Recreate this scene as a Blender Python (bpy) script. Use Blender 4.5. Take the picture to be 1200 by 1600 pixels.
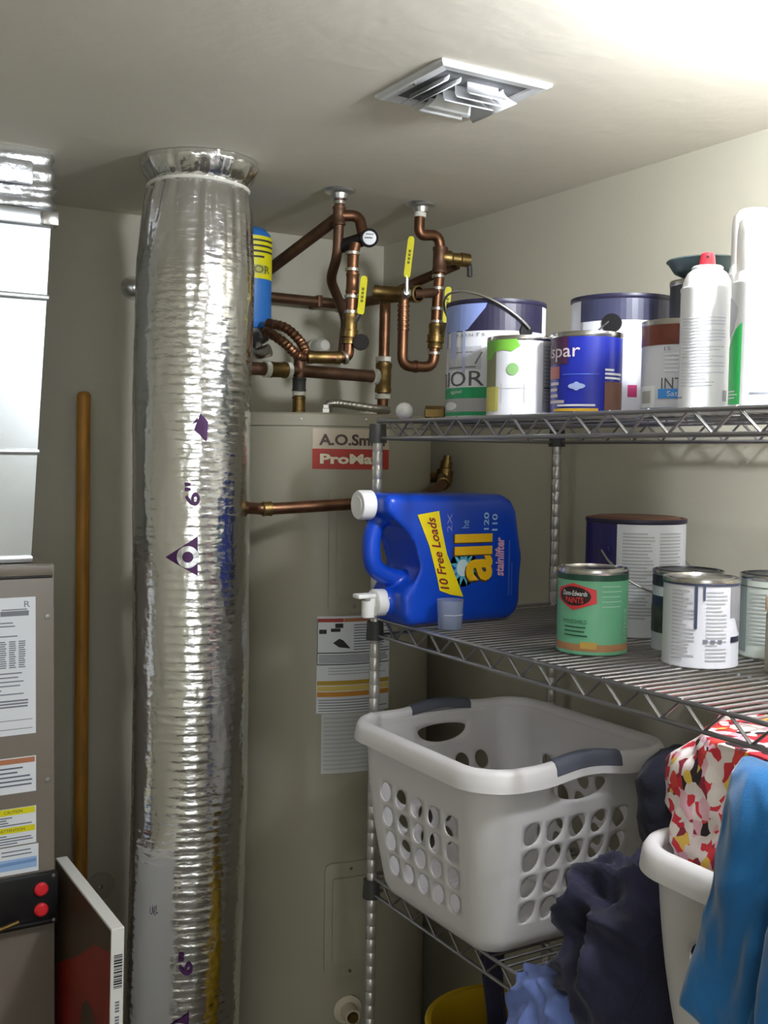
import bpy, bmesh, math, random
from math import sin, cos, pi, radians, asin, sqrt, atan2
from mathutils import Vector, Matrix, noise

random.seed(7)
C = bpy.context.scene.collection
for o in list(bpy.data.objects):
    bpy.data.objects.remove(o, do_unlink=True)
E = 1.60                      # eye height; z values below are given from eye level
CEIL = 0.538
FLOOR = -1.60

# ------------------------------------------------------------------ camera
YAW, PITCH, ROLL, FPX = 0.5361, 0.0521, -0.0142, 1707.0
F = Vector((sin(YAW)*cos(PITCH), cos(YAW)*cos(PITCH), -sin(PITCH)))
Rr = Vector((cos(YAW), -sin(YAW), 0)); Dn = F.cross(Rr)
r_ax = Rr*cos(ROLL) + Dn*sin(ROLL); d_ax = -Rr*sin(ROLL) + Dn*cos(ROLL)
cam_data = bpy.data.cameras.new('camera')
cam = bpy.data.objects.new('camera', cam_data); C.objects.link(cam)
cam_data.sensor_fit = 'VERTICAL'; cam_data.sensor_height = 36.0
cam_data.lens = FPX/1600*36.0; cam_data.clip_start = 0.02
m = Matrix((r_ax, -d_ax, -F)).transposed().to_4x4(); m.translation = (0, 0, E)
cam.matrix_world = m
bpy.context.scene.camera = cam

# ------------------------------------------------------------------ world and exposure
w = bpy.data.worlds.new('world'); bpy.context.scene.world = w; w.use_nodes = True
w.node_tree.nodes['Background'].inputs[0].default_value = (0.97, 1.0, 0.96, 1)
w.node_tree.nodes['Background'].inputs[1].default_value = 1.60
vs = bpy.context.scene.view_settings
vs.view_transform = 'Standard'; vs.look = 'None'; vs.gamma = 1; vs.use_curve_mapping = False
vs.exposure = 0.35
LAMP_STRENGTH = 300.0

# ------------------------------------------------------------------ helpers
def lin(c):
    return tuple(((v/255)/12.92 if v/255 <= 0.04045 else ((v/255+0.055)/1.055)**2.4) for v in c)

MATS = {}
def M(name, rgb=(200, 200, 200), rough=0.5, metal=0.0, vary=0.0, vscale=8.0, bump=0.0, bscale=60.0,
      trans=0.0, alpha=1.0, emit=0.0, coat=0.0, stretch=None, sheen=0.0, bdist=0.002):
    if name in MATS: return MATS[name]
    mt = bpy.data.materials.new(name); mt.use_nodes = True
    nt = mt.node_tree; b = nt.nodes['Principled BSDF']
    col = (*lin(rgb), 1)
    b.inputs['Base Color'].default_value = col
    b.inputs['Roughness'].default_value = rough; b.inputs['Metallic'].default_value = metal
    b.inputs['Transmission Weight'].default_value = trans
    b.inputs['Alpha'].default_value = alpha
    b.inputs['Coat Weight'].default_value = coat
    if sheen: b.inputs['Sheen Weight'].default_value = sheen
    if emit:
        b.inputs['Emission Color'].default_value = col; b.inputs['Emission Strength'].default_value = emit
    if vary or bump:
        tc = nt.nodes.new('ShaderNodeTexCoord'); mp = nt.nodes.new('ShaderNodeMapping')
        nt.links.new(tc.outputs['Object'], mp.inputs[0])
        if stretch: mp.inputs['Scale'].default_value = stretch
    if vary:
        n = nt.nodes.new('ShaderNodeTexNoise'); n.inputs['Scale'].default_value = vscale; n.inputs['Detail'].default_value = 5
        nt.links.new(mp.outputs[0], n.inputs[0])
        r = nt.nodes.new('ShaderNodeValToRGB')
        r.color_ramp.elements[0].position = 0.3; r.color_ramp.elements[1].position = 0.7
        r.color_ramp.elements[0].color = tuple(v*(1-vary) for v in col[:3])+(1,)
        r.color_ramp.elements[1].color = tuple(min(1, v*(1+vary*0.6)) for v in col[:3])+(1,)
        nt.links.new(n.outputs[0], r.inputs[0]); nt.links.new(r.outputs[0], b.inputs['Base Color'])
    if bump:
        n2 = nt.nodes.new('ShaderNodeTexNoise'); n2.inputs['Scale'].default_value = bscale; n2.inputs['Detail'].default_value = 4
        nt.links.new(mp.outputs[0], n2.inputs[0])
        bp = nt.nodes.new('ShaderNodeBump'); bp.inputs['Strength'].default_value = bump; bp.inputs['Distance'].default_value = bdist
        nt.links.new(n2.outputs[0], bp.inputs['Height']); nt.links.new(bp.outputs[0], b.inputs['Normal'])
    MATS[name] = mt
    return mt

def obj(name, bm, mat, parent=None, smooth=True, angle=40):
    me = bpy.data.meshes.new(name)
    bmesh.ops.recalc_face_normals(bm, faces=bm.faces)
    bm.to_mesh(me); bm.free()
    o = bpy.data.objects.new(name, me); C.objects.link(o)
    me.materials.append(mat)
    if smooth:
        for p in me.polygons: p.use_smooth = True
        try: me.set_sharp_from_angle(angle=radians(angle))
        except Exception: pass
    if parent is not None: o.parent = parent
    return o

def tag(o, label=None, cat=None, group=None, kind=None):
    if label: o['label'] = label
    if cat: o['category'] = cat
    if group: o['group'] = group
    if kind: o['kind'] = kind
    return o

def V(x, y, z): return Vector((x, y, z+E))

def thing(name, label, cat, loc, rotz=0.0, group=None):
    o = bpy.data.objects.new(name, None); C.objects.link(o)
    o.empty_display_size = 0.05
    o.location = V(*loc); o.rotation_euler = (0, 0, rotz)
    return tag(o, label, cat, group)

def bx(bm, x0, x1, y0, y1, z0, z1, bevel=0.0, seg=2):
    r = bmesh.ops.create_cube(bm, size=1.0)
    vs_ = r['verts']
    for v in vs_:
        v.co = Vector(((x0+x1)/2+v.co.x*(x1-x0), (y0+y1)/2+v.co.y*(y1-y0), (z0+z1)/2+v.co.z*(z1-z0)))
    if bevel:
        es = list({e for v in vs_ for e in v.link_edges})
        bmesh.ops.bevel(bm, geom=es, offset=bevel, segments=seg, affect='EDGES', profile=0.5)
    return bm

def BX(*a, **k): return bx(bmesh.new(), *a, **k)

def lathe(bm, prof, seg=40, center=(0, 0, 0), axis=None, cap0=False, cap1=False):
    """prof: list of (r, h) along axis; axis unit vector"""
    ax = Vector(axis or (0, 0, 1)).normalized(); c = Vector(center)
    t = Vector((1, 0, 0)) if abs(ax.x) < 0.9 else Vector((0, 1, 0))
    u = ax.cross(t).normalized(); v = ax.cross(u)
    rings = []
    for r, h in prof:
        if r < 1e-6:
            rings.append([bm.verts.new(c+ax*h)])
        else:
            rings.append([bm.verts.new(c+ax*h+(u*cos(2*pi*k/seg)+v*sin(2*pi*k/seg))*r) for k in range(seg)])
    for a, b in zip(rings, rings[1:]):
        for k in range(seg):
            k2 = (k+1) % seg
            if len(a) == 1 and len(b) == 1: continue
            if len(a) == 1: bm.faces.new((a[0], b[k2], b[k]))
            elif len(b) == 1: bm.faces.new((a[k], a[k2], b[0]))
            else: bm.faces.new((a[k], a[k2], b[k2], b[k]))
    if cap0 and len(rings[0]) > 1: bm.faces.new(rings[0][::-1])
    if cap1 and len(rings[-1]) > 1: bm.faces.new(rings[-1])
    return bm

def LT(prof, **k): return lathe(bmesh.new(), prof, **k)

def smooth_path(pts, n=6):
    pts = [Vector(p) for p in pts]
    if len(pts) < 3: return pts
    out = []
    for i in range(len(pts)-1):
        p0 = pts[max(i-1, 0)]; p1 = pts[i]; p2 = pts[i+1]; p3 = pts[min(i+2, len(pts)-1)]
        for k in range(n):
            t = k/n
            out.append(0.5*((2*p1)+(p2-p0)*t+(2*p0-5*p1+4*p2-p3)*t*t+(3*p1-p0-3*p2+p3)*t**3))
    out.append(pts[-1]); return out

def fillet(pts, rad=0.015, n=6):
    """round the corners of a polyline"""
    pts = [Vector(p) for p in pts]; out = [pts[0]]
    for i in range(1, len(pts)-1):
        a, b, c = pts[i-1], pts[i], pts[i+1]
        d1 = (a-b); d2 = (c-b); r = min(rad, d1.length*0.48, d2.length*0.48)
        p = b+d1.normalized()*r; q = b+d2.normalized()*r
        for k in range(n+1):
            t = k/n; out.append(p*(1-t)**2+b*2*t*(1-t)+q*t*t)
    out.append(pts[-1]); return out

def tube(bm, pts, r, seg=12, cap=True, radf=None):
    pts = [Vector(p) for p in pts]
    rings = []; nrm = None
    for i, p in enumerate(pts):
        t = (pts[min(i+1, len(pts)-1)]-pts[max(i-1, 0)])
        if t.length < 1e-9: t = Vector((0, 0, 1))
        t.normalize()
        if nrm is None:
            nrm = t.orthogonal().normalized()
        else:
            nrm = (nrm - t*nrm.dot(t))
            nrm = nrm.normalized() if nrm.length > 1e-6 else t.orthogonal().normalized()
        b = t.cross(nrm)
        rr = radf(i, p) if radf else r
        rings.append([bm.verts.new(p+(nrm*cos(2*pi*k/seg)+b*sin(2*pi*k/seg))*rr) for k in range(seg)])
    for a, b in zip(rings, rings[1:]):
        for k in range(seg):
            bm.faces.new((a[k], a[(k+1) % seg], b[(k+1) % seg], b[k]))
    if cap:
        bm.faces.new(rings[0][::-1]); bm.faces.new(rings[-1])
    return bm

def TB(*a, **k): return tube(bmesh.new(), *a, **k)

def cyl_between(bm, p, q, r, seg=16):
    return tube(bm, [p, q], r, seg)

# --- flat print wrapped on cylinders or laid on planes
def cyl_map(R, lift=0.0004):
    """u = arc angle in degrees (0 faces local -Y, + to the right), v = height"""
    def f(u, v):
        a = radians(u); r = R+lift
        return Vector((r*sin(a), -r*cos(a), v))
    return f

def plane_map(origin, du, dv, lift=Vector((0, 0, 0))):
    o = Vector(origin); du = Vector(du); dv = Vector(dv)
    return lambda u, v: o+du*u+dv*v+lift

def rect(bm, f, u0, u1, v0, v1, nu=None):
    nu = nu or max(1, int(abs(u1-u0)/6)) if nu is None else nu
    a = [bm.verts.new(f(u0+(u1-u0)*k/nu, v0)) for k in range(nu+1)]
    b = [bm.verts.new(f(u0+(u1-u0)*k/nu, v1)) for k in range(nu+1)]
    for k in range(nu): bm.faces.new((a[k], a[k+1], b[k+1], b[k]))
    return bm

def fine_fill(bm, f, outline=None, tris=None, step=None):
    """flat outline or triangles in (u, v), cut fine enough to follow a curved surface, then mapped"""
    t = bmesh.new()
    if outline is not None:
        t.faces.new([t.verts.new((u, v, 0)) for u, v in outline])
        bmesh.ops.triangulate(t, faces=t.faces[:])
    else:
        vs_ = [t.verts.new((u, v, 0)) for u, v in tris[0]]
        for q in tris[1]:
            try: t.faces.new([vs_[k] for k in q])
            except ValueError: pass
    if step:
        for _ in range(6):
            es = [e for e in t.edges if abs(e.verts[0].co.x-e.verts[1].co.x) > step]
            if not es: break
            bmesh.ops.subdivide_edges(t, edges=es, cuts=1)
            bmesh.ops.triangulate(t, faces=[q for q in t.faces if len(q.verts) > 3])
    mp = {v: bm.verts.new(f(v.co.x, v.co.y)) for v in t.verts}
    for q in t.faces:
        try: bm.faces.new([mp[v] for v in q.verts])
        except ValueError: pass
    t.free()

def wide(us):                       # angles in degrees are large numbers, metres are small
    return 4.0 if max(us)-min(us) > 2.0 else None

def blob(bm, f, u, v, ru, rv, n=20, ang=0):
    pts = [(u+ru*cos(2*pi*k/n), v+rv*sin(2*pi*k/n)) for k in range(n)]
    fine_fill(bm, f, pts, step=wide([p[0] for p in pts]))

def poly(bm, f, pts):
    fine_fill(bm, f, pts, step=wide([p[0] for p in pts]))

def print_part(name, mat, parent, f, rects=(), blobs=(), polys=(), nu=None):
    bm = bmesh.new()
    for r in rects: rect(bm, f, *r, nu=nu)
    for b in blobs: blob(bm, f, *b)
    for p in polys: poly(bm, f, p)
    return obj(name, bm, mat, parent, smooth=False)

def text_geo(s, bold=0.0, shear=0.0):
    cu = bpy.data.curves.new('lettering_curve', 'FONT'); cu.body = s; cu.size = 1.0
    cu.offset = bold; cu.shear = shear; cu.resolution_u = 3
    to = bpy.data.objects.new('lettering_tmp', cu); C.objects.link(to)
    dg = bpy.context.evaluated_depsgraph_get(); dg.update()
    me = bpy.data.meshes.new_from_object(to.evaluated_get(dg))
    vs_ = [(v.co.x, v.co.y) for v in me.vertices]; fs = [tuple(p.vertices) for p in me.polygons]
    bpy.data.objects.remove(to, do_unlink=True); bpy.data.curves.remove(cu); bpy.data.meshes.remove(me)
    x0 = min(v[0] for v in vs_); x1 = max(v[0] for v in vs_); y0 = min(v[1] for v in vs_); y1 = max(v[1] for v in vs_)
    return [((v[0]-x0)/(x1-x0), (v[1]-y0)/(y1-y0)) for v in vs_], fs

def lettering(s, mat, parent, f, u0, u1, v0, v1, bold=0.0, shear=0.0, rot90=False, name='lettering'):
    vs_, fs = text_geo(s, bold, shear)
    bm = bmesh.new(); out = []
    for a, b in vs_:
        if rot90: a, b = 1-b, a          # reads upwards
        out.append((u0+(u1-u0)*a, v0+(v1-v0)*b))
    fine_fill(bm, f, tris=(out, fs), step=wide([u0, u1]))
    return obj(name, bm, mat, parent, smooth=False)

def lines(f, name, mat, parent, u0, u1, v0, v1, n, th, seed=0, ragged=0.5, nu=None):
    rnd = random.Random(seed); rs = []
    for k in range(n):
        v = v1-(v1-v0)*(k+0.5)/n
        e = u1-(u1-u0)*ragged*rnd.random()*(1 if rnd.random() > 0.4 else 0.1)
        rs.append((u0, e, v-th/2, v+th/2))
    return print_part(name, mat, parent, f, rs, nu=nu)

# ------------------------------------------------------------------ materials
PAINT = M('wall_paint', (194, 190, 173), 0.75, vary=0.05, vscale=3, bump=0.25, bscale=90)
CPAINT = M('ceiling_paint', (230, 224, 209), 0.8, vary=0.04, vscale=2.5, bump=0.35, bscale=26, bdist=0.003)
CONC = M('floor_concrete', (92, 88, 80), 0.8, vary=0.2, vscale=5, bump=0.3)
GALV = M('galvanised_steel', (222, 228, 232), 0.28, 1.0, vary=0.06, vscale=12, bump=0.08, bscale=7)
FOILW = M('foil_wrap', (230, 232, 236), 0.32, 1.0, bump=0.7, bscale=30, bdist=0.006)
TAUPE = M('taupe_enamel', (116, 108, 98), 0.45, vary=0.04, bump=0.05, bscale=200)
BEIGE = M('beige_enamel', (160, 156, 139), 0.36, vary=0.04, vscale=4)
CHROME = M('chrome_wire', (168, 168, 172), 0.36, 1.0)
CHROME2 = M('chrome_bright', (222, 222, 224), 0.28, 1.0)
DGREY = M('dark_grey_plastic', (62, 62, 62), 0.5)
BLACK = M('black_plastic', (22, 22, 24), 0.4)
COPPER = M('copper', (138, 100, 76), 0.42, 1.0, vary=0.35, vscale=30)
COPPERD = M('copper_tarnished', (112, 84, 66), 0.5, 0.8, vary=0.35, vscale=25)
BRASS = M('brass', (146, 122, 76), 0.42, 1.0, vary=0.3, vscale=40)
SOLDER = M('solder', (205, 200, 188), 0.35, 0.9)
TAPE = M('white_tape', (228, 226, 214), 0.6)
YEL = M('yellow_vinyl', (222, 214, 20), 0.45)
WHITE = M('white_plastic', (238, 238, 238), 0.38)
BASKETM = M('basket_plastic', (226, 224, 226), 0.42, vary=0.02)
GRIP = M('grip_rubber', (88, 92, 106), 0.55)
PAPER = M('paper_white', (226, 230, 236), 0.6)
INK = M('ink_grey', (120, 124, 134), 0.6)
INKD = M('ink_dark', (44, 42, 46), 0.6)
STEEL = M('tin_steel', (208, 206, 204), 0.25, 1.0, vary=0.05)
WOOD = M('amber_wood', (192, 134, 48), 0.5, vary=0.35, vscale=14, stretch=(4, 4, 0.5))
BLUEJUG = M('blue_polyethylene', (14, 70, 196), 0.3, vary=0.03)

# ------------------------------------------------------------------ the room
XW, YW = 1.45, 2.46
def wall(name, *a, mat=PAINT):
    b = BX(*a[:4], a[4]+E, a[5]+E)
    return tag(obj(name, b, mat, smooth=False), kind='structure')
wall('floor', -2.5, 2.5, -5.0, YW+0.1, FLOOR-0.1, FLOOR, mat=CONC)
wall('ceiling', -1.0, XW+0.1, -1.0, YW+0.1, CEIL, CEIL+0.1, mat=CPAINT)
wall('wall_back', -1.0, XW+0.1, YW, YW+0.1, FLOOR, CEIL)
wall('wall_right', XW, XW+0.1, -1.0, YW, FLOOR, CEIL)
wall('wall_front', 0.40, XW+0.1, -1.1, -1.0, FLOOR, CEIL)
wall('wall_left', -1.0, -0.9, -1.0, YW, FLOOR, CEIL)

# ceiling lamp, just outside the frame above the shelf
lamp = thing('ceiling_lamp', 'round frosted bulb in a white ceiling lampholder above the end of the shelving', 'lamp', (1.06, 0.66, CEIL))
obj('lampholder', LT([(0.0, 0), (0.055, 0), (0.055, -0.010), (0.045, -0.022), (0.024, -0.030), (0.022, -0.045), (0.0, -0.045)]), WHITE, lamp)
obj('bulb', LT([(0.014, -0.0455), (0.017, -0.055), (0.034, -0.072), (0.046, -0.090), (0.050, -0.108), (0.044, -0.134), (0.028, -0.150), (0.0, -0.157)]),
    M('lit_glass', (244, 248, 255), 0.4, emit=LAMP_STRENGTH), lamp)

# ------------------------------------------------------------------ wire shelving
SX0, SX1, SY0, SY1 = 1.0, 1.416, 0.49, 1.709
shelf_z = {'top': 0.060, 'middle': -0.298, 'bottom': -0.778}       # level of the deck wires
unit = thing('wire_shelving_unit', 'chrome wire shelving unit with three shelves along the right wall', 'shelf', (1.2, 1.1, FLOOR))
ox, oy = 1.2, 1.1
def L(x, y, z): return Vector((x-ox, y-oy, z-FLOOR))
for (px, py) in ((SX0, SY0), (SX0, SY1), (SX1, SY0), (SX1, SY1)):
    prof = [(0.0, 0.0), (0.014, 0.0), (0.014, 0.012), (0.0095, 0.016)]
    h = 0.03; top = 1.60+0.052
    while h < top:
        prof += [(0.0095, h), (0.0090, h+0.0008), (0.0090, h+0.0016), (0.0095, h+0.0024)]; h += 0.025
    prof += [(0.0095, top), (0.007, top+0.004), (0.0, top+0.005)]
    p = obj('post', LT(prof, seg=18, center=L(px, py, FLOOR)), M('post_chrome', (206, 204, 202), 0.34, 0.75), unit)
    for z in shelf_z.values():
        obj('collar', LT([(0.0098, 0), (0.0165, 0), (0.0150, 0.034), (0.0098, 0.034)], seg=20, center=L(px, py, z-0.0385)-L(0, 0, FLOOR)+Vector((0-ox, 0-oy, 0))-Vector((-ox, -oy, 0))+L(0, 0, FLOOR)), DGREY, p)
for nm, z in shelf_z.items():
    sh = obj('shelf', TB([L(SX0, SY0, z), L(SX0, SY1, z)], 0.0034, 8), CHROME, unit)
    # the four upper rails and the four lower rails
    cs = [(SX0, SY0), (SX0, SY1), (SX1, SY1), (SX1, SY0)]
    for k in range(4):
        a, b = cs[k], cs[(k+1) % 4]
        for dz, rr in ((0.004, 0.0034), (-0.030, 0.0034)):
            if k == 0 and dz > 0: continue
            obj('rail', TB([L(a[0], a[1], z+dz), L(b[0], b[1], z+dz)], rr, 8), CHROME, sh)
        ln = math.hypot(b[0]-a[0], b[1]-a[1]); n = int(round(ln/0.036)); n += n % 2
        pts = []
        for q in range(1, n):
            t = q/n
            pts.append(L(a[0]+(b[0]-a[0])*t, a[1]+(b[1]-a[1])*t, z+(0.002 if q % 2 else -0.029)))
        obj('truss_wire', TB(pts, 0.0026, 6), CHROME, sh)
    bm = bmesh.new(); y = SY0+0.012
    while y < SY1-0.008:
        tube(bm, [L(SX0+0.002, y, z), L(SX1-0.002, y, z)], 0.0021, 6); y += 0.0195
    tag(obj('wire_deck', bm, CHROME, sh), kind='stuff')
    for t in (0.25, 0.5, 0.75):
        obj('cross_wire', TB([L(SX0+(SX1-SX0)*t, SY0, z-0.0045), L(SX0+(SX1-SX0)*t, SY1, z-0.0045)], 0.0026, 6), CHROME, sh)

ZT, ZM, ZB = shelf_z['top']+0.0025, shelf_z['middle']+0.0025, shelf_z['bottom']+0.0025

# ------------------------------------------------------------------ furnace and plenum
fx, fy = 0.2, 2.22
fur = thing('furnace', 'taupe upright furnace cabinet with paper labels and black control panel', 'furnace', (fx, fy, FLOOR))
def Lf(x, y, z): return (x-fx, y-fy, z-FLOOR)
x0, y0, z0 = Lf(-0.1, 2.0, -1.6); x1, y1, z1 = Lf(0.497, 2.44, -0.205)
obj('cabinet', BX(x0, x1, y0+0.006, y1, z0, z1, bevel=0.004), TAUPE, fur)
fp = lambda xa, xb, za, zb, ya=1.999, yb=2.008: BX(xa-fx, xb-fx, ya-fy, yb-fy, za-FLOOR, zb-FLOOR, bevel=0.002)
obj('top_rail', fp(-0.098, 0.494, -0.226, -0.207), TAUPE, fur)
obj('front_door', fp(-0.098, 0.494, -1.56, -0.2305), TAUPE, fur)
obj('panel_gap', fp(-0.097, 0.493, -0.2300, -0.2265, 2.003, 2.008), BLACK, fur)
for (x, z) in ((0.482, -0.30), (0.482, -0.60)):
    obj('screw', LT([(0.0, 0.0), (0.005, 0.0), (0.004, 0.002), (0, 0.0025)], seg=14, center=Lf(x, 1.999, z), axis=(0, -1, 0)), GALV, fur)
def face_label(name, xa, xb, za, zb, mat=PAPER):
    return obj(name, BX(xa-fx, xb-fx, 1.9980-fy, 1.9992-fy, za-FLOOR, zb-FLOOR), mat, fur, smooth=False)
ff = lambda u, v: Vector((u-fx, 1.9977-fy, v-FLOOR))
r1 = face_label('rating_label', 0.26, 0.461, -0.511, -0.263)
lettering('R', INK, r1, ff, 0.441, 0.4515, -0.281, -0.270, name='approval_mark')
print_part('header_print', INK, r1, ff, [(0.40, 0.449, -0.296, -0.287), (0.402, 0.446, -0.2855, -0.2835)], nu=1)
lines(ff, 'fine_print', INK, r1, 0.30, 0.43, -0.335, -0.305, 5, 0.0022, 1, nu=1)
for k in range(5):
    lines(ff, 'fine_print', INK, r1, 0.365+k*0.0165, 0.377+k*0.0165, -0.390, -0.34, 13, 0.0021, k, 0.2, nu=1)
lines(ff, 'fine_print', INK, r1, 0.30, 0.44, -0.44, -0.395, 6, 0.0022, 9, 0.5, nu=1)
lines(ff, 'fine_print', INK, r1, 0.34, 0.448, -0.462, -0.446, 3, 0.003, 4, 0.2, nu=1)
lines(ff, 'fine_print', INK, r1, 0.30, 0.455, -0.508, -0.476, 2, 0.0012, 4, 0.0, nu=1)
w2 = face_label('warning_label', 0.30, 0.461, -0.617, -0.552)
print_part('header_band', M('orange_brown_print', (176, 116, 82), 0.6), w2, ff, [(0.301, 0.459, -0.563, -0.5535)], nu=1)
lines(ff, 'fine_print', M('ink_blue_grey', (92, 98, 118), 0.6), w2, 0.31, 0.455, -0.614, -0.567, 6, 0.0028, 3, 0.5, nu=1)
w3 = face_label('caution_label', 0.30, 0.461, -0.712, -0.644)
for (za, zb, s, ua, ub) in ((-0.656, -0.6445, 'CAUTION', 0.405, 0.437), (-0.689, -0.678, 'ATTENTION', 0.398, 0.441)):
    print_part('header_band', YEL, w3, ff, [(0.301, 0.459, za, zb)], nu=1)
    lettering(s, INKD, w3, lambda u, v: ff(u, v)+Vector((0, -0.0002, 0)), ua, ub, za+0.003, zb-0.003)
lines(ff, 'fine_print', M('ink_blue_grey'), w3, 0.31, 0.455, -0.676, -0.658, 4, 0.002, 5, 0.4, nu=1)
lines(ff, 'fine_print', M('ink_blue_grey'), w3, 0.31, 0.455, -0.710, -0.691, 4, 0.002, 6, 0.4, nu=1)
w4 = face_label('blue_info_label', 0.30, 0.465, -0.765, -0.7145)
LBLUE = M('light_blue_print', (150, 182, 224), 0.6)
print_part('picture_print', LBLUE, w4, ff, [(0.301, 0.462, -0.757, -0.737)], nu=1)
print_part('wave_print', M('wave_blue', (112, 150, 200), 0.6), w4, lambda u, v: ff(u, v)+Vector((0, -0.0003, 0)), polys=[[(0.302, -0.751), (0.36, -0.743), (0.461, -0.741), (0.461, -0.747), (0.37, -0.749)]], nu=1)
lines(ff, 'fine_print', M('ink_blue_grey'), w4, 0.40, 0.455, -0.733, -0.719, 2, 0.002, 8, 0.3, nu=1)
cp = obj('control_panel', BX(0.20-fx, 0.497-fx, 1.984-fy, 1.9988-fy, -0.864-FLOOR, -0.768-FLOOR, bevel=0.003), BLACK, fur)
RED = M('red_button', (214, 38, 48), 0.4)
for z in (-0.795, -0.833):
    obj('red_button', LT([(0, 0.008), (0.009, 0.0075), (0.0125, 0.004), (0.0125, 0)], seg=24, center=Lf(0.466, 1.984, z), axis=(0, -1, 0)), RED, cp)
for (x, z) in ((0.489, -0.775), (0.489, -0.857), (0.21, -0.775), (0.21, -0.857)):
    obj('screw', LT([(0, 0.002), (0.003, 0.0016), (0.004, 0)], seg=12, center=Lf(x, 1.984, z), axis=(0, -1, 0)), STEEL, cp)
obj('raised_ledge', BX(0.33-fx, 0.483-fx, 1.974-fy, 1.9845-fy, -0.857-FLOOR, -0.851-FLOOR, bevel=0.002), BLACK, cp)
obj('brass_lever', TB(fillet([Lf(0.36, 1.983, -0.846), Lf(0.38, 1.962, -0.848), Lf(0.422, 1.960, -0.838)], 0.01), 0.004, 10), BRASS, cp)

pl = thing('sheet_metal_plenum', 'bright galvanised sheet metal plenum box on top of the furnace', 'duct', (fx, fy, -0.205))
def Lp(x, y, z): return Vector((x-fx, y-fy, z+0.205))
bm = bmesh.new()   # lower box, its right side leaning outwards to the top
za, zb = -0.203, 0.408
vsx = [bm.verts.new(Lp(x, y, z)) for z, xr, yf in ((za, 0.459, 2.025), (zb, 0.497, 2.03)) for (x, y) in ((-0.06, yf), (xr, yf), (xr, 2.43), (-0.06, 2.43))]
for q in ((0, 1, 2, 3), (4, 5, 6, 7), (0, 1, 5, 4), (1, 2, 6, 5), (2, 3, 7, 6), (3, 0, 4, 7)):
    bm.faces.new([vsx[i] for i in q])
obj('lower_box', bm, GALV, pl, smooth=False)
def xr_at(z): return 0.459+(z-za)/(zb-za)*(0.497-0.459)
for z, t, name in ((-0.197, 0.006, 'base_flange'), (-0.003, 0.005, 'standing_seam'), (0.275, 0.005, 'standing_seam')):
    obj(name, BX(-0.06-fx, xr_at(z)+0.003-fx, 2.018-fy, 2.028-fy, z-t+0.205, z+t+0.205, bevel=0.003), GALV, pl)
bm = bmesh.new()
for i in range(2):
    pass
obj('slip_joint', BX(-0.06-fx, 0.503-fx, 2.018-fy, 2.43-fy, 0.400+0.205, 0.432+0.205, bevel=0.006), GALV, pl)
obj('corner_clip', BX(0.478-fx, 0.507-fx, 2.010-fy, 2.04-fy, 0.402+0.205, 0.428+0.205, bevel=0.003), STEEL, pl)
# foil wrapped top section with wrinkles
bm = bmesh.new()
N1, N2 = 46, 14
grid = []
for j in range(N2+1):
    z = 0.432+(CEIL-0.0005-0.432)*j/N2; row = []
    for i in range(N1+1):
        t = i/N1
        if t < 0.62: x = -0.06+(0.505+0.06)*t/0.62; y = 2.024; nx, ny = 0, -1
        else: x = 0.505; y = 2.024+(t-0.62)/0.38*0.406; nx, ny = 1, 0
        d = 0.006*noise.noise(Vector((x*14, y*14, z*40)))+0.004*sin(j*1.7+0.6*noise.noise(Vector((x*9, y*9, 3))))
        row.append(bm.verts.new(Lp(x+nx*d, y+ny*d, z)))
    grid.append(row)
for j in range(N2):
    for i in range(N1): bm.faces.new((grid[j][i], grid[j][i+1], grid[j+1][i+1], grid[j+1][i]))
obj('foil_wrapped_collar', bm, FOILW, pl, angle=80)
obj('insulation_pad', BX(0.10-fx, 0.462-fx, 2.010-fy, 2.020-fy, 0.470+0.205, 0.512+0.205, bevel=0.004), FOILW, pl)

# ------------------------------------------------------------------ flexible duct
def foil_material():
    mt = bpy.data.materials.new('crinkled_foil'); mt.use_nodes = True
    nt = mt.node_tree; b = nt.nodes['Principled BSDF']
    b.inputs['Base Color'].default_value = (0.86, 0.86, 0.87, 1); b.inputs['Metallic'].default_value = 1
    b.inputs['Roughness'].default_value = 0.16
    tc = nt.nodes.new('ShaderNodeTexCoord')
    mp = nt.nodes.new('ShaderNodeMapping'); mp.inputs['Scale'].default_value = (1, 1, 2.2); nt.links.new(tc.outputs['Object'], mp.inputs[0])
    n = nt.nodes.new('ShaderNodeTexNoise'); n.inputs['Scale'].default_value = 38; n.inputs['Detail'].default_value = 5
    nt.links.new(mp.outputs[0], n.inputs[0])
    vor = nt.nodes.new('ShaderNodeTexVoronoi'); vor.inputs['Scale'].default_value = 60; nt.links.new(mp.outputs[0], vor.inputs[0])
    mx = nt.nodes.new('ShaderNodeMath'); mx.operation = 'MULTIPLY_ADD'; mx.inputs[1].default_value = 0.4
    nt.links.new(vor.outputs['Distance'], mx.inputs[0]); nt.links.new(n.outputs[0], mx.inputs[2])
    bp = nt.nodes.new('ShaderNodeBump'); bp.inputs['Strength'].default_value = 0.45; bp.inputs['Distance'].default_value = 0.0022
    nt.links.new(mx.outputs[0], bp.inputs['Height']); nt.links.new(bp.outputs[0], b.inputs['Normal'])
    return mt
FOIL = foil_material()
dx, dy = 0.752, 1.956
duct = thing('flexible_duct', 'silver foil insulated flexible duct rising to the ceiling beside the furnace', 'duct', (dx-0.02, dy+0.01, FLOOR))
ccx, ccy = dx-0.02, dy+0.01
def axis_at(z):
    t = (CEIL-z)/2.138
    return Vector((-0.028*t+0.02-0.004*sin(t*9), 0.012*t-0.01+0.003*sin(t*7), z-FLOOR))
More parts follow.
